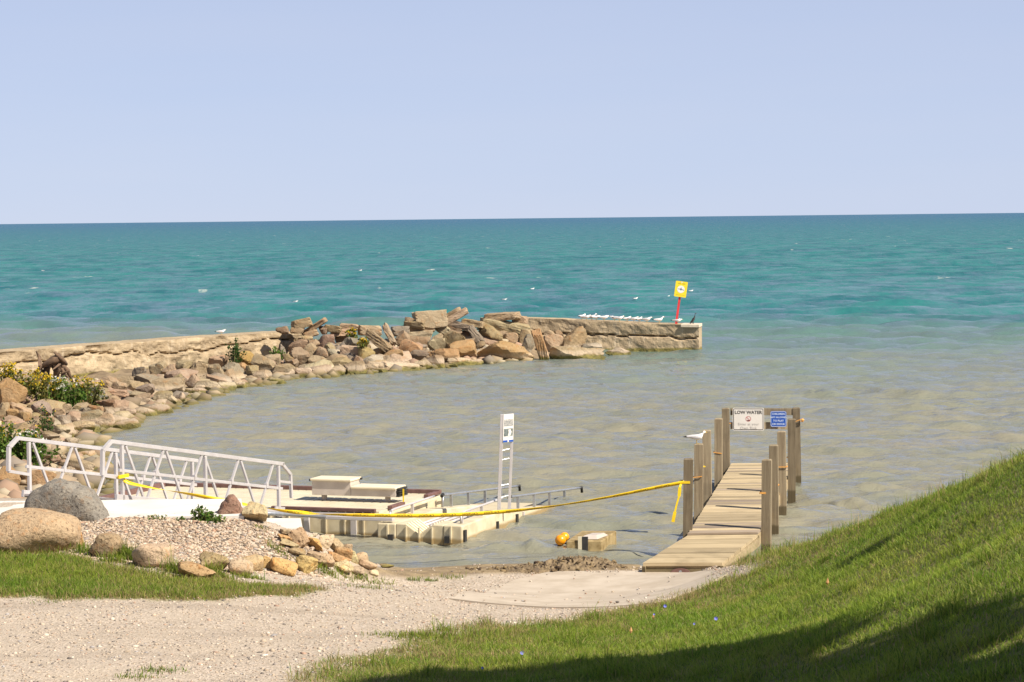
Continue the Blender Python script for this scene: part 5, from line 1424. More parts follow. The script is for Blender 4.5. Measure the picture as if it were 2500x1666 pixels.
def legs_mesh():
    m = {}
    for s in (-1, 1):
        mb = MB(); mb.tube([(.005, s * .028, .10), (.0, s * .028, .05), (.005, s * .028, .005)], [.009, .0055, .006], 6)
        mb.add([(-.005, s * .028, .004), (.055, s * .028 - .024, .003), (.06, s * .028, .004), (.055, s * .028 + .024, .003)], [(0, 1, 2, 3)])
        m[s] = mesh_np('leg', np.array(mb.v), mb.f, M_leg)
    return m
GL = legs_mesh()
mb = MB(); mb.tube([(.19, 0, 0), (.222, 0, -.003), (.236, 0, -.010)], [.0085, .006, .002], 6); BILL = mesh_np('bill', np.array(mb.v), mb.f, M_bill)
EYE = mesh_np('eye', icosphere(1)[0] * .0045, icosphere(1)[1], M_black)
def gull(loc, heading, label, group, hunch=0.0, stand=True, scale=1.0):
    o = thing('gull', label, 'bird', loc, group); o.rotation_euler = (0, 0, heading); o.scale = (scale,) * 3
    dz = 0 if stand else -.11
    b = put(bpy.data.objects.new('body', GB[hunch]), o); b.location.z = dz
    for s in (-1, 1):
        w = put(bpy.data.objects.new('wing', GWI[s]), o); w.location.z = dz
        if stand: put(bpy.data.objects.new('leg', GL[s]), o)
        e_ = put(bpy.data.objects.new('eye', EYE), o); e_.location = (.176, s * .024, .258 - hunch + dz)
    bi = put(bpy.data.objects.new('bill', BILL), o); bi.location.z = .248 - hunch + dz
    return o
P_ = POSTS['l', 1]
gull((P_[0] - .005, P_[1], P_[2]), math.radians(2), 'gull with black wing tips standing on the second post of the jetty', 'gulls at the lake', 0.0, True, .76)
words = ['first', 'second', 'third', 'fourth', 'fifth', 'sixth', 'seventh', 'eighth', 'ninth', 'tenth', 'eleventh', 'twelfth', 'thirteenth']
gs_ = np.random.default_rng(4)
gx = [1423, 1432, 1446, 1457, 1476, 1502, 1513, 1533, 1549, 1563, 1581, 1611, 1656]
for i, x_ in enumerate(gx):
    s_ = np.interp(x_, [1286, 1340, 1420, 1500, 1600, 1706], np.arange(6)); i0 = min(int(s_), 4); t_ = s_ - i0
    p_ = np.array(RW[i0]) * (1 - t_) + np.array(RW[i0 + 1]) * t_
    lab = f'{words[i]} gull from the rubble end in the row on the breakwater wall'
    if i == 12: lab = 'gull standing by the foot of the leaning red post'
    gull(p_ + np.array((0, .35 + .25 * gs_.random(), .0)), gs_.choice([.25, .5, -.2, 2.7, .9]), lab, 'gulls resting on the breakwater wall', float(gs_.choice([.0, .035, .065])), True, gs_.uniform(.9, 1.02))
p_ = at_y(540, 818, 88.2); gull(p_, 0.2, 'lone gull on the long low wall above the bright orange boulder', 'gulls at the lake', .035, True, .85)
for (x_, y_), lab in (((105, 661), 'gull floating far out near the left edge of the lake'), ((880, 662), 'gull floating far out above the middle of the rubble'), ((1232, 736), 'gull floating behind the rubble, left of the gull wall'), ((1300, 705), 'gull floating out beyond the left end of the gull wall'),
                      ((148, 810), 'gull floating just behind the long low wall'), ((722, 736), 'gull floating above the end of the long low wall'), ((1552, 732), 'gull floating above the row of gulls'), ((1687, 710), 'gull floating beside the yellow warning sign'), ((1630, 724), 'gull floating left of the red post')):
    p_ = at_z(x_, y_, .10); z_ = float(wave_height(np.array([p_[0]]), np.array([p_[1]]), np.array([p_[1] ** 2 / 30740 * 1.8]))[0])
    gull((p_[0], p_[1], max(z_, .0) + .05), gs_.choice([.2, 2.9, .6, -.3]), lab, 'gulls floating on the lake', .035, False, .82)
# cormorant
cpos = at_y(1695, 794, 93.75)
co_ = thing('cormorant', 'black cormorant sitting upright at the tip of the breakwater', 'bird', cpos)
R = [(-.30, .02, .006, .006), (-.24, .06, .045, .012), (-.17, .11, .05, .03), (-.12, .17, .075, .06), (-.05, .26, .085, .085), (0, .34, .07, .075), (.035, .42, .045, .05), (.05, .50, .028, .034), (.052, .56, .024, .028), (.07, .60, .027, .026), (.10, .61, .020, .018), (.15, .605, .007, .007), (.175, .60, .003, .003)]
V_, F_ = loft(R, 12)
b_ = put(bpy.data.objects.new('body', mesh_np('body', V_, F_, M_darkf, True)), co_)
for s in (-1, 1):
    V2, F2 = loft([(-.25, .09, .006, .01), (-.16, .15, .015, .04), (-.06, .26, .02, .07), (.0, .33, .008, .03)], 8); V2[:, 1] += s * .08
    put(bpy.data.objects.new('wing', mesh_np('wing', V2, F2, M_blackf, True)), co_)
    mb = MB(); mb.tube([(-.08, s * .04, .15), (-.07, s * .04, .0)], .013, 6); put(bpy.data.objects.new('leg', mesh_np('leg', np.array(mb.v), mb.f, M_blackf)), co_)
co_.scale = (.72, .72, .72); co_.rotation_euler = (0, 0, .5); co_.location.z += .03
# ------------------------------------------------------------------ loose pebbles
def tint_mat(name, rough=.9, trans=0.0, bmp=False):
    m, nt, b = new_mat(name)
    a = N(nt, 'ShaderNodeAttribute', attribute_name='tint')
    b.inputs['Roughness'].default_value = rough; b.inputs['Specular IOR Level'].default_value = .2
    nt.links.new(a.outputs['Color'], b.inputs['Base Color'])
    if trans:
        tr = N(nt, 'ShaderNodeBsdfTranslucent'); nt.links.new(a.outputs['Color'], tr.inputs['Color'])
        mx = N(nt, 'ShaderNodeMixShader'); mx.inputs[0].default_value = trans
        nt.links.new(b.outputs[0], mx.inputs[1]); nt.links.new(tr.outputs[0], mx.inputs[2]); nt.links.new(mx.outputs[0], nt.nodes['Material Output'].inputs[0])
    return m
M_pebble = tint_mat('pebbles_mixed')
M_grass = tint_mat('grass_blades', .5, .5)
M_leafy = tint_mat('leaves_mixed', .5, .35)

def tinted(name, V, F, mat, colours, smooth=False):
    me = mesh_np(name, V, F, mat, smooth)
    c4 = np.concatenate([colours, np.ones((len(colours), 1))], 1).astype(np.float32)
    me.attributes.new('tint', 'FLOAT_COLOR', 'POINT').data.foreach_set('color', c4.ravel())
    return me

PEB = np.array((1.0, .985, .97)) * np.array([(.40, .325, .245), (.47, .40, .32), (.34, .27, .21), (.26, .225, .195), (.55, .49, .41), (.36, .245, .18), (.16, .14, .125), (.42, .345, .275), (.31, .29, .28)])
def pebble_field(name, P, R, seed, label, palette=PEB, w=None, flat=.6, algae=None):
    g = np.random.default_rng(seed); D, F = icosphere(1); n = len(P); m = len(D)
    ang = g.uniform(0, 6.28, n); ca, sa = np.cos(ang), np.sin(ang)
    S = np.stack([R * g.uniform(.8, 1.5, n), R * g.uniform(.7, 1.1, n), R * g.uniform(flat - .2, flat + .2, n)], -1)
    Q = D[None] * S[:, None, :] * (1 + g.normal(0, .10, (n, m, 1)))
    X = Q[..., 0] * ca[:, None] - Q[..., 1] * sa[:, None]; Y = Q[..., 0] * sa[:, None] + Q[..., 1] * ca[:, None]
    V = np.stack([X, Y, Q[..., 2] + .15 * X * g.normal(0, 1, (n, 1))], -1) + P[:, None, :]
    FF = (F[None] + (np.arange(n) * m)[:, None, None]).reshape(-1, 3)
    c = palette[g.choice(len(palette), n, p=w)] * g.uniform(.8, 1.2, (n, 1))
    cv = np.repeat(c, m, 0)
    if algae is not None:
        t = (1 - sstep(.02, .16, V.reshape(-1, 3)[:, 2]))[:, None]
        cv = cv * (1 - t) + np.array(algae) * t
    o = put(bpy.data.objects.new(name, tinted(name, V.reshape(-1, 3), FF, M_pebble, cv)))
    return tag(o, label, name.replace('_', ' '), kind='stuff')

def in_view(x, y, z, mg=60):
    d = np.stack([x, y, z], -1) - CAM
    zz = d @ C_F; px = 1250 + FPX * (d @ C_R) / zz; py = 833 - FPX * (d @ C_U) / zz
    return (px > -mg) & (px < 2500 + mg) & (py < 1666 + mg * 1.5), px, py

def scatter(n, x0, x1, y0, y1, seed):
    g = np.random.default_rng(seed); x = g.uniform(x0, x1, n); y = g.uniform(y0, y1, n); return x, y, g

x, y, g = scatter(90000, -9, -1.2, 29.5, 34.2, 1)
sd = poly_sd(x, y, MOUND); k = (sd > -.12 + .25 * (vnoise(x * 3, y * 3) - .5)) & ~((poly_sd(x, y, PAD) > -.02))
z = surf(x, y); v, _, _ = in_view(x, y, z); k &= v
x, y, z = x[k][:18000], y[k][:18000], z[k][:18000]
pebble_field('mound_pebbles', np.stack([x, y, z + .006], -1), g.gamma(4.5, .0036, len(x)).clip(.006, .042), 2, 'pale rounded pebbles covering the mound before the landing pad', palette=PEB * np.array((.92, .86, .80)), w=np.array([.2, .2, .12, .1, .14, .06, .05, .08, .05]))
x, y, g = scatter(120000, -7, 4, 20.5, 36.5, 5)
sg1 = poly_sd(x, y, BANK); sg2 = poly_sd(x, y, LAWN); sr = poly_sd(x, y, RAMP)
k = (sg1 < .25) & (sg2 < .15) & (sr < .30 * (vnoise(x * 2.2 + 8, y * 2.2) - .25)) & (poly_sd(x, y, MOUND) < 0)
k &= g.random(len(x)) < (.30 + .7 * fbm(x * .9, y * .9, 3)) * np.where(poly_sd(x, y, SAND) > -.1, .18, 1)
z = surf(x, y) + np.where(sr > 0, .043, 0); v, _, _ = in_view(x, y, z); k &= v & (z > .02)
x, y, z = x[k][:16000], y[k][:16000], z[k][:16000]
pebble_field('gravel', np.stack([x, y, z + .002], -1), g.gamma(2.6, .0034, len(x)).clip(.004, .04), 6, 'loose gravel strewn over the drive above the ramp', w=np.array([.28, .13, .18, .11, .04, .05, .06, .11, .04]))
# a few stones and clods on the ramp and the lawn margin
x, y, g = scatter(900, -4.6, 3, 27.5, 35.3, 9)
k = (poly_sd(x, y, RAMP) > .05) & (g.random(len(x)) < .35) | ((np.abs(poly_sd(x, y, LAWN)) < .35) & (x > -4.5))
z = surf(x, y) + np.where(poly_sd(x, y, RAMP) > 0, .045, .01)
pebble_field('scattered_stones', np.stack([x[k], y[k], z[k]], -1), g.uniform(.008, .022, k.sum()), 10, 'small stones and clods scattered on the ramp and lawn edge')

g = np.random.default_rng(23); L = []; RR = []
x = g.uniform(-18, .5, 40000); y = g.uniform(42, 95, 40000); s_ = sdist(x, y, SHORE); w_ = sdist(x, y, WALL)
k = (s_ > -.35) & (s_ < 12) & (w_ < np.where(x < -8.5, -6.0, -.2)) & (g.random(40000) < .8); x, y = x[k], y[k]; z = surf(x, y); v, _, _ = in_view(x, y, z); x, y, z = x[v][:2600], y[v][:2600], np.maximum(z[v][:2600], -.08)
pebble_field('shore_rubble', np.stack([x, y, z + .04], -1), g.gamma(3, .05, len(x)).clip(.05, .32), 24, 'small broken rubble filling the gaps between the shore stones', palette=np.array([(.36, .27, .17), (.42, .32, .21), (.28, .21, .14), (.22, .18, .14), (.33, .22, .15), (.40, .33, .23)]) * .85, flat=.65, algae=(.12, .10, .035))

# ------------------------------------------------------------------ churned wet sand ridge at the water's edge
rp0 = ground_at(960, 1394, 30, 40); rp1 = ground_at(1572, 1390, 30, 40)
ru = np.linspace(0, 1, 460); rv = np.linspace(-1, 1, 70); RU, RV = np.meshgrid(ru, rv)
rd = rp1 - rp0; rl = np.hypot(rd[0], rd[1]); rn = np.array((-rd[1], rd[0])) / rl
RX = rp0[0] + rd[0] * RU + rn[0] * (RV * .55 + .12 * np.sin(RU * 9) + .25); RY = rp0[1] + rd[1] * RU + rn[1] * (RV * .55 + .12 * np.sin(RU * 9) + .25)
env = np.clip(1 - RV ** 2, 0, 1) * sstep(0, .12, RU) * (1 - sstep(.88, 1, RU)) * (.16 + .84 * np.exp(-((RU - .73) / .2) ** 2))
rid = 1 - np.abs(2 * fbm(RX * 5, RY * 5, 4) - 1); rid2 = 1 - np.abs(2 * fbm(RX * 14 + 5, RY * 14, 3) - 1)
RZ = np.maximum(surf(RX, RY), -.02) - .03 + env * (.03 + .11 * rid ** 2 + .07 * rid2 ** 2)
ii_ = np.arange(RX.size).reshape(RX.shape); RF = np.stack([ii_[:-1, :-1], ii_[:-1, 1:], ii_[1:, 1:], ii_[1:, :-1]], -1).reshape(-1, 4)
M_wets = simple('dark_wet_sand', (.23, .165, .088), (.085, .058, .034), .75, scale=11, bmp=.9, bdist=.03, spec=.4, detail=8)
tag(put(bpy.data.objects.new('wet_sand', mesh_np('wet_sand', np.stack([RX, RY, RZ], -1).reshape(-1, 3), RF, M_wets, False))), 'churned dark wet sand and lake weed beside the ramp', 'wet sand', kind='stuff')
g = np.random.default_rng(31); L = []
for q in range(520):
    i_, j_ = g.integers(6, 64), g.integers(140, 456); L.append((RX[i_, j_], RY[i_, j_] + g.normal(0, .06), RZ[i_, j_] + .003))
pebble_field('sand_clods', np.array(L), g.gamma(2.0, .008, 520).clip(.004, .04), 32, 'dark clods and weed scraps strewn on the wet sand', palette=np.array([(.19, .135, .07), (.13, .09, .05), (.06, .04, .026)]), flat=.7)

# ------------------------------------------------------------------ grass
def blades(name, x, y, hgt, wid, col, seed, label, base_dz=-.006, lean=.55):
    g = np.random.default_rng(seed); n = len(x); z = surf(x, y) + base_dz
    a = g.uniform(0, 6.28, n); ld = g.uniform(0, 6.28, n); ll = hgt * g.gamma(2.0, lean / 2, n).clip(0, 1.6)
    sx, sy = np.cos(a) * wid / 2, np.sin(a) * wid / 2
    mx, my = np.cos(ld) * ll * .35, np.sin(ld) * ll * .35; tx, ty = np.cos(ld) * ll, np.sin(ld) * ll
    hz = hgt * (1 / np.sqrt(1 + (ll / hgt) ** 2)) ** .6
    V = np.stack([np.stack([x - sx, y - sy, z], -1), np.stack([x + sx, y + sy, z], -1), np.stack([x + mx + sx * .8, y + my + sy * .8, z + hz * .6], -1),
                  np.stack([x + mx - sx * .8, y + my - sy * .8, z + hz * .6], -1), np.stack([x + tx, y + ty, z + hz], -1)], 1)
    i = np.arange(n)[:, None] * 5
    F = np.concatenate([i + np.array([[0, 1, 2]]), i + np.array([[0, 2, 3]]), i + np.array([[3, 2, 4]])], 0)
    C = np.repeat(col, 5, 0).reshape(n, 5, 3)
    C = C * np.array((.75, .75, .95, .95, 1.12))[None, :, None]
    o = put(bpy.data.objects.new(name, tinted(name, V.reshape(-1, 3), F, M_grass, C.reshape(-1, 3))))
    return tag(o, label, 'grass', kind='stuff')
G1 = np.array((.16, .255, .026)); G2 = np.array((.275, .325, .046)); G3 = np.array((.37, .335, .095)); DRY = np.array((.36, .27, .125)); G0 = np.array((.06, .135, .016))
def grass_col(x, y, g, dry):
    n = len(x); t = np.clip(fbm(x * 1.1, y * 1.1, 3) * 1.6 - .3 + g.normal(0, .18, n), 0, 1)[:, None]
    c = G1 * (1 - t) + G2 * t
    u = np.clip(fbm(x * 2.3 + 40, y * 2.3, 3) * 2 - 1.15 + g.normal(0, .2, n), 0, 1)[:, None]; c = c * (1 - u) + G3 * u
    w = (g.random(n) < .18)[:, None]; c = np.where(w, G0 * .8 + c * .2, c)
    d = (g.random(n) < dry)[:, None]; c = np.where(d, DRY * g.uniform(.7, 1.2, (n, 1)), c)
    return c * g.uniform(.95, 1.32, (n, 1))
x, y, g = scatter(900000, -4.5, 7.2, 14.0, 34.6, 41)
sd = poly_sd(x, y, BANK) + (fbm(x * 2, y * 2) - .5) * .7
k = sd > -.12
x, y, sd = x[k], y[k], sd[k]
z = surf(x, y); v, px, py = in_view(x, y, z, 40)
# thin and dry along the gravel margin
thin = np.clip(.30 + sd * 1.1, 0, 1) * np.clip(.25 + 1.6 * vnoise(x * 2.1 + 3, y * 2.1) + sd * .5, 0, 1)
keep = v & (g.random(len(x)) < thin)
x, y, sd = x[keep], y[keep], sd[keep]
idx = g.permutation(len(x))[:220000]; x, y, sd = x[idx], y[idx], sd[idx]
n = len(x)
edge_long = np.exp(-((sd - .25) / .3) ** 2)
hg = .036 * g.gamma(7, 1 / 7., n) * (1 + 2.6 * np.clip(vnoise(x * 3.3 + 11, y * 3.3) - .66, 0, 1) * 2) * (1 + 1.0 * edge_long * vnoise(x * 4, y * 4) + .5 * vnoise(x * 1.3 + 7, y * 1.3))
dry = np.clip(.50 * np.exp(-sd / .7) + .75 * np.clip(fbm(x * 1.6 + 20, y * 1.6, 3) * 2.4 - 1.25, 0, 1) * np.exp(-np.maximum(sd - 1.2, 0) / .8) + .04, 0, .75)
BLN = n
blades('lawn_grass', x, y, hg, g.uniform(.0045, .0085, n), grass_col(x, y, g, dry), 42, 'mown green grass covering the sloping bank beside the jetty', lean=.85)
# the same lawn where it goes on beyond the edge of the photograph
x, y, g = scatter(160000, -3, 12, 10.0, 33.5, 43)
sd = poly_sd(x, y, BANK); z = surf(x, y); v0, _, _ = in_view(x, y, z, 40); v1, _, _ = in_view(x, y, z, 1100)
k = (sd > 0) & v1 & ~v0; x, y, sd = x[k][:45000], y[k][:45000], sd[k][:45000]; n = len(x)
blades('lawn_grass', x, y, .045 * g.gamma(7, 1 / 7., n), g.uniform(.010, .018, n), grass_col(x, y, g, np.full(n, .06)), 44, 'mown grass of the bank continuing towards the trees', lean=.85)
# tall weedy stems along the lip of the bank
x, y, g = scatter(14000, 2.4, 7, 23, 34.6, 47)
z = surf(x, y); sd = poly_sd(x, y, BANK); v, px, py = in_view(x, y, z, 40)
lip = np.array([np.interp(p, [1700, 1800, 2000, 2200, 2350, 2500], [1424, 1392, 1325, 1235, 1180, 1115]) for p in px])
k = v & (np.abs(py - lip) < 26) & (sd > -.1) & (g.random(len(x)) < .55)
x, y = x[k], y[k]; n = len(x)
blades('bank_weeds', x, y, g.gamma(5, .026, n).clip(.06, .34), g.uniform(.004, .008, n), grass_col(x, y, g, np.full(n, .3)), 48, 'taller weeds and dry stems along the lip of the bank', lean=.4)
# lawn at the left and tufts between boulders
x, y, g = scatter(160000, -8.2, -1.8, 27.4, 32.2, 51)
sd = poly_sd(x, y, LAWN) + (fbm(x * 3, y * 3) - .5) * .5
k = (sd > -.08) & (g.random(len(x)) < np.clip(.25 + sd * 2.2, 0, 1)); x, y, sd = x[k], y[k], sd[k]
z = surf(x, y); v, _, _ = in_view(x, y, z, 40); x, y, sd = x[v], y[v], sd[v]
idx = g.permutation(len(x))[:75000]; x, y, sd = x[idx], y[idx], sd[idx]; n = len(x)
dry = np.clip(.10 + .5 * np.exp(-sd / .3) + .25 * np.clip((x + 5.0) / 2.5, 0, 1), 0, .7)
blades('lawn_grass', x, y, .045 * g.gamma(8, 1 / 8., n) * (1 + .6 * vnoise(x * 3, y * 3)), g.uniform(.005, .009, n), grass_col(x, y, g, dry), 52, 'short patch of lawn between the boulders and the gravel drive')
def tufts(name, spots, seed, label, hmul=1.0, y0=26):
    g = np.random.default_rng(seed); X = []; Y = []; H = []
    for px, py, r, n_, h_ in spots:
        c = ground_at(px, py, y0)
        X.append(c[0] + g.normal(0, r, n_)); Y.append(c[1] + g.normal(0, r * .6, n_)); H.append(g.gamma(6, h_ / 6., n_))
    x = np.concatenate(X); y = np.concatenate(Y); h = np.concatenate(H) * hmul; n = len(x)
    return blades(name, x, y, h, g.uniform(.006, .011, n), grass_col(x, y, g, np.full(n, .12)) * .85, seed, label, lean=.45)
tufts('tall_grass', [(300, 1362, .08, 420, .16), (322, 1368, .07, 300, .14), (215, 1352, .15, 350, .12), (275, 1372, .12, 250, .10), (430, 1398, .08, 350, .13), (450, 1393, .1, 250, .1), (520, 1402, .06, 220, .13), (540, 1412, .1, 260, .08), (100, 1350, .3, 300, .09), (610, 1412, .1, 200, .07), (365, 1400, .2, 260, .08)], 61,
      'taller grass tufts growing around the lawn boulders')
tufts('shore_grass', [(735, 1375, .06, 120, .06), (790, 1394, .12, 260, .07), (830, 1402, .1, 160, .06), (760, 1391, .12, 200, .05), (670, 1340, .08, 120, .06), (690, 1352, .08, 120, .05), (930, 1425, .15, 160, .05), (900, 1436, .2, 160, .04), (880, 1412, .1, 120, .06), (1010, 1418, .06, 60, .06), (1050, 1420, .07, 80, .05), (1100, 1412, .1, 100, .05),
                    (985, 1555, .2, 260, .05), (1060, 1558, .2, 300, .06), (390, 1640, .12, 160, .04), (330, 1655, .12, 120, .04), (1085, 1540, .06, 90, .09), (120, 1470, .18, 60, .03), (640, 1290, .05, 60, .05)], 62, 'thin tufts of grass in the gravel and among the bank stones', y0=18)

# ------------------------------------------------------------------ leafy plants
def leaf_cloud(P, size, seed, cols, up=.3, asp=2.2):
    g = np.random.default_rng(seed); n = len(P)
    d = g.normal(0, 1, (n, 3)); d[:, 2] = d[:, 2] * .6 + up; d /= np.linalg.norm(d, axis=1)[:, None]
    q = np.cross(d, g.normal(0, 1, (n, 3))); q /= np.linalg.norm(q, axis=1)[:, None]
    s = size * g.uniform(.6, 1.3, (n, 1))
    V = np.stack([P, P + d * s * .5 + q * s / asp, P + d * s, P + d * s * .5 - q * s / asp], 1)
    i = np.arange(n)[:, None] * 4
    F = i + np.array([[0, 1, 2, 3]])
    c = cols[g.integers(len(cols), size=n)] * g.uniform(.75, 1.25, (n, 1))
    return V.reshape(-1, 3), F, np.repeat(c, 4, 0)
LG_ = np.array([(.07, .14, .02), (.12, .20, .03), (.045, .10, .015), (.17, .22, .05)]); LO = np.array([(.17, .17, .035), (.11, .14, .03), (.24, .20, .05), (.09, .13, .025)]); LD = np.array([(.03, .07, .015), (.05, .09, .02), (.07, .11, .03)])
YEL = np.array([(.62, .42, .01), (.70, .50, .02), (.52, .36, .02)]); WHT = np.array([(.7, .68, .6), (.6, .58, .5)])
M_stem = simple('plant_stem', (.16, .15, .05), (.22, .17, .07), .8, scale=20)
def plant(px, py, w_px, h_px, label, cat, leaves, flowers=None, seed=1, stems=26, per=26, leaf=.06, y0=26, name='weed_plant', flower_n=10, taper=.5):
    c = ground_at(px, py, y0); k_ = 1 / ppm(c[1]); W = w_px * k_; H = h_px * k_; g = np.random.default_rng(seed)
    c[2] = max(c[2], 0.0)
    t = thing(name, label, cat, c); mb = MB(); LP = []; FP = []
    for s in range(stems):
        b = np.array((g.normal(0, W * .22), g.normal(0, W * .2), -.03)); hh_ = H * g.uniform(.55, 1.05) * (1 - taper * abs(b[0]) / (W * .5 + 1e-6) * .5)
        tip = b + np.array((b[0] * .7 + g.normal(0, W * .08), g.normal(0, W * .1), hh_)); md = (b + tip) / 2 + g.normal(0, W * .02, 3)
        mb.tube([c + b, c + md, c + tip], [.006, .0045, .002], 4, False)
        for q in np.sort(g.uniform(.08, 1, per)):
            LP.append(b * (1 - q) ** 2 + 2 * md * q * (1 - q) + tip * q * q + g.normal(0, leaf * .35, 3))
        if flowers is not None:
            for q in range(flower_n): FP.append(tip + g.normal(0, 1, 3) * np.array((.05, .05, .035)) * H * .8)
    mb.build('stem', M_stem, t)
    V, F, C_ = leaf_cloud(np.array(LP), leaf, seed + 1, leaves)
    put(bpy.data.objects.new('leaves', tinted('leaves', V, F, M_leafy, C_)), t)['kind'] = 'stuff'
    if flowers is not None:
        V, F, C_ = leaf_cloud(np.array(FP), leaf * .55, seed + 2, flowers, asp=1.6)
        put(bpy.data.objects.new('flowers', tinted('flowers', V, F, M_leafy, C_)), t)['kind'] = 'stuff'
    return t
gr = 'plants on the rocky shore'
for a in [(70, 985, 75, 85, 'goldenrod with faded ochre heads just right of the tall orange boulder', LO, YEL * .8, 3), (105, 990, 70, 80, 'leggy goldenrod below the driftwood root', LO, YEL, 7), (140, 988, 60, 72, 'white flowered aster in the middle of the goldenrod clump', LG_, WHT, 11),
          (172, 995, 55, 68, 'bright green weed between aster and last goldenrod', LG_, None, 15), (200, 985, 60, 70, 'yellow topped goldenrod at the water side of the clump', LO, YEL, 19), (20, 955, 60, 75, 'goldenrod rising behind the tall orange boulder', LO, YEL, 23), (225, 990, 45, 50, 'greyish seed head weed at the end of the goldenrod clump', LO * .9 + .03, WHT * .7, 27)]:
    plant(a[0], a[1], a[2], a[3], a[4], 'plant', a[5], a[6], a[7], 34, 24, .075, 40, 'goldenrod').__setitem__('group', gr)
for a in [(20, 1128, 110, 100, 'dense green bush behind the shore end of the gangway', LG_, YEL, 31), (75, 1135, 70, 85, 'smaller green bush beside the dense one behind the gangway', LG_, WHT, 35)]:
    plant(a[0], a[1], a[2], a[3], a[4], 'bush', a[5], a[6], a[7], 60, 34, .075, 38, 'leafy_bush', 3).__setitem__('group', gr)
plant(108, 1062, 40, 75, 'thin dark weed between boulders above the dense bush', 'plant', LD, YEL, 39, 12, 22, .06, 40, 'shore_weed', 2)['group'] = gr
for a in [(574, 888, 30, 62, 'dark green shrub growing beside the bright orange boulder', LD, 43), (520, 866, 26, 50, 'sparse olive shrub on the face of the long low wall', LO * .7, 47), (676, 878, 26, 32, 'small green weed at the end of the long low wall', LG_, 51)]:
    plant(a[0], a[1], a[2], a[3], a[4], 'shrub', a[5], None, a[6], 16, 22, .085, 70, 'wall_shrub').__setitem__('group', gr)
for a in [(871, 832, 16, 26, 'upper of two yellow flower tufts in the rubble', 55), (898, 850, 14, 22, 'lower of two yellow flower tufts in the rubble', 59)]:
    p_ = plant(a[0], a[1], a[2], a[3], a[4], 'flowers', LO, YEL, a[5], 10, 10, .10, 80, 'yellow_wildflower', 10); p_['group'] = gr; p_.location.y -= 2.2; p_.location.z += .18
for a in [(500, 1272, 34, 44, 'tall leafy weed with narrow leaves left of the reddish pointed boulder', 63, 12, .05), (478, 1272, 16, 40, 'thin lone leafy stem on the edge of the pebble mound', 67, 3, .035), (525, 1274, 50, 22, 'low green weed at the foot of the reddish pointed boulder', 71, 26, .035), (390, 1270, 26, 22, 'thin wispy weed before the white landing pad', 75, 8, .02), (440, 1270, 30, 14, 'low weed on the crest of the pebble mound', 79, 10, .02)]:
    plant(a[0], a[1], a[2], a[3], a[4], 'plant', LG_, None, a[5], a[6], 20, a[7], 28, 'mound_weed')['group'] = 'weeds on the pebble mound'

# driftwood root by the wall
dc = ground_at(135, 948, 55); g = np.random.default_rng(91)
dr = thing('driftwood_root', 'dark weathered driftwood root lying against the long low wall', 'driftwood', dc)
M_drift = simple('driftwood_brown', (.17, .105, .06), (.08, .05, .032), .9, scale=9, bmp=.5, bdist=.02)
kx = 1 / ppm(dc[1])
def dpt(px, py, dy=0): return at_y(px, py, dc[1] + dy)
for pts, r in ([[(88, 858), (96, 872), (98, 895), (92, 915)], [.02, .05, .06, .07]], [[(80, 915), (105, 893), (130, 880), (150, 872)], [.03, .07, .13, .12]], [[(132, 860), (150, 876), (162, 890)], [.03, .07, .05]], [[(125, 885), (140, 905), (135, 930), (150, 948)], [.1, .12, .09, .05]],
               [[(115, 895), (112, 920), (120, 945)], [.1, .1, .06]], [[(150, 890), (155, 915), (152, 935)], [.1, .08, .04]], [[(140, 880), (165, 905), (178, 935)], [.08, .07, .03]], [[(148, 892), (152, 920), (157, 940)], [.03, .025, .015]], [[(105, 905), (95, 925), (84, 938)], [.06, .05, .03]]):
    MB().tube([dpt(a, b, g.normal(0, .25)) for a, b in pts], r, 8).build('root_limb', M_drift, dr, smooth=True)
for k in range(8):
    a, b = g.uniform(105, 172), g.uniform(885, 930); MB().tube([dpt(a, b, -.1), dpt(a + g.normal(0, 14), b + g.normal(6, 12), g.normal(-.2, .2))], [.04, .015], 6).build('root_limb', M_drift, dr)

# chicory flowers and fallen leaves on the bank
M_chic = simple('chicory_blue', (.16, .18, .62), (.24, .24, .70), .7, scale=30)
M_dryleaf = simple('dry_leaf_brown', (.50, .27, .11), (.36, .18, .07), .8, scale=30)
for (px, py), lab in (((1275, 1604), 'blue chicory flower lowest on the bank, nearest the gravel'), ((1624, 1486), 'blue chicory flower highest on the bank, near the ramp'), ((1748, 1519), 'blue chicory flower farthest into the grass'), ((1597, 1507), 'small faded chicory flower beside the dry leaf'), ((1695, 1532), 'tiny chicory bud low in the grass below the others'), ((1178, 1642), 'lone small chicory flower at the lower edge of the bank grass')):
    c = ground_at(px, py + 12); t = thing('chicory', lab, 'flower', c, 'chicory flowers on the bank')
    MB().tube([c, c + np.array((0, 0, .085))], .003, 4).build('stem', M_stem, t)
    fl_ = MB(); s_ = .022 if 'small' not in lab and 'tiny' not in lab else .013
    for q in range(9):
        a = 2 * math.pi * q / 9; d1 = np.array((math.cos(a), -.35, math.sin(a))) * s_; e1 = np.array((-math.sin(a), 0, math.cos(a))) * s_ * .3; b_ = c + np.array((0, -.004, .09))
        fl_.add([b_, b_ + d1 * .7 + e1, b_ + d1, b_ + d1 * .7 - e1], [(0, 1, 2, 3)])
    fl_.build('petals', M_chic, t)
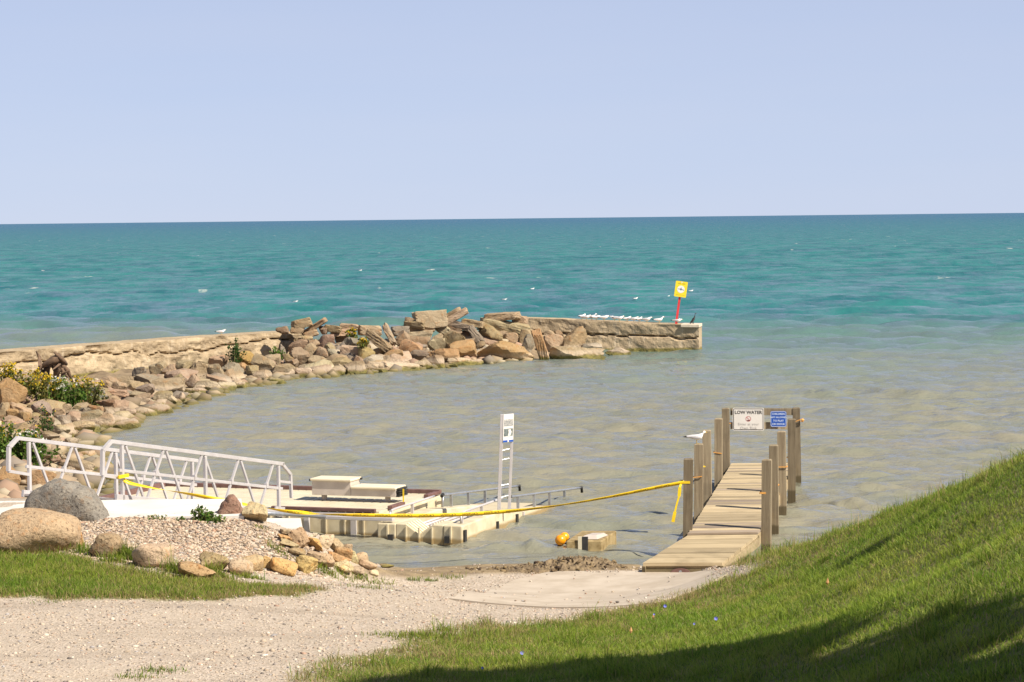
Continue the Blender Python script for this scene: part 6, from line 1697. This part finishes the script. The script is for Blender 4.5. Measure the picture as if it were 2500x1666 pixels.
for (px, py), lab in (((1595, 1518), 'curled dry leaf standing in the grass near the chicory'), ((2020, 1434), 'brown fallen leaf in the sunny grass high on the bank'), ((1540, 1552), 'small brown fallen leaf near the shade edge')):
    c = ground_at(px, py); mb = MB(); mb.add([c + np.array(p) for p in ((0, 0, .01), (.018, -.01, .05), (.004, 0, .10), (-.018, -.012, .05), (0, -.02, .05))], [(0, 1, 4), (1, 2, 4), (2, 3, 4), (3, 0, 4)])
    tag(mb.build('fallen_leaf', M_dryleaf), lab, 'leaf')

# ------------------------------------------------------------------ trees beside the viewer whose shade falls on the bank
M_bark = simple('tree_bark', (.13, .10, .075), (.08, .06, .045), .95, scale=8, sc3=(1, 1, .2), bmp=.8, bdist=.03)
def shade_tree(base, crowns, label, seed, nleaf):
    g = np.random.default_rng(seed); base = np.array(base, float); base[2] = float(height(base[:1], base[1:2])[0])
    t = thing('shade_tree', label, 'tree', base, 'trees beside the viewer')
    mb = MB(); fork = base + np.array((0, 0, 4.2)) + g.normal(0, .15, 3)
    mb.tube([base - (0, 0, .3), base + (0, 0, .5), (base + fork) / 2, fork], [.38, .29, .24, .2], 10)
    LP = []
    for (cx, cy, cz, rx, rz) in crowns:
        c = np.array((cx, cy, cz)); mb.tube([fork, (fork + c) / 2 + np.array((0, 0, .4)), c], [.15, .1, .04], 7)
        for q in range(9):
            e_ = c + g.normal(0, 1, 3) * np.array((rx, rx, rz)) * .5; mb.tube([(fork + c * 2) / 3, (c + e_) / 2, e_], [.05, .035, .012], 5)
        n_ = int(nleaf * rx * rx); d = g.normal(0, 1, (n_, 3)); d /= np.linalg.norm(d, axis=1)[:, None]
        r = g.random(n_) ** .42; P = c + d * r[:, None] * np.array((rx, rx, rz))
        wob = 1 + .22 * (vnoise(d[:, 0] * 3 + seed, d[:, 1] * 3) - .5); P = c + (P - c) * wob[:, None]
        LP.append(P)
    mb.build('trunk', M_bark, t, smooth=True)
    P = np.concatenate(LP); V, F, C_ = leaf_cloud(P - ORG[t], .21, seed, LD * 1.3, up=0, asp=2.0)
    put(bpy.data.objects.new('crown', tinted('crown', V, F, M_leafy, C_)), t)
shade_tree((6.6, 8.6, 0), [(6.9, 16.0, 9.5, 1.75, 1.2), (7.85, 17.3, 9.5, .85, .7), (7.0, 13.6, 9.5, 2.0, 1.5), (7.0, 10.9, 9.6, 2.2, 1.6), (5.5, 15.2, 9.5, 1.6, 1.2)], 'leafy tree beside the viewer whose shade darkens the lower bank', 5, 1700)
shade_tree((15.0, 19.0, 0), [(10.45, 21.8, 9.5, .36, .3), (14.6, 19.6, 10.4, 1.6, 1.2)], 'leafy tree beyond the bank casting a small patch of shade', 9, 900)
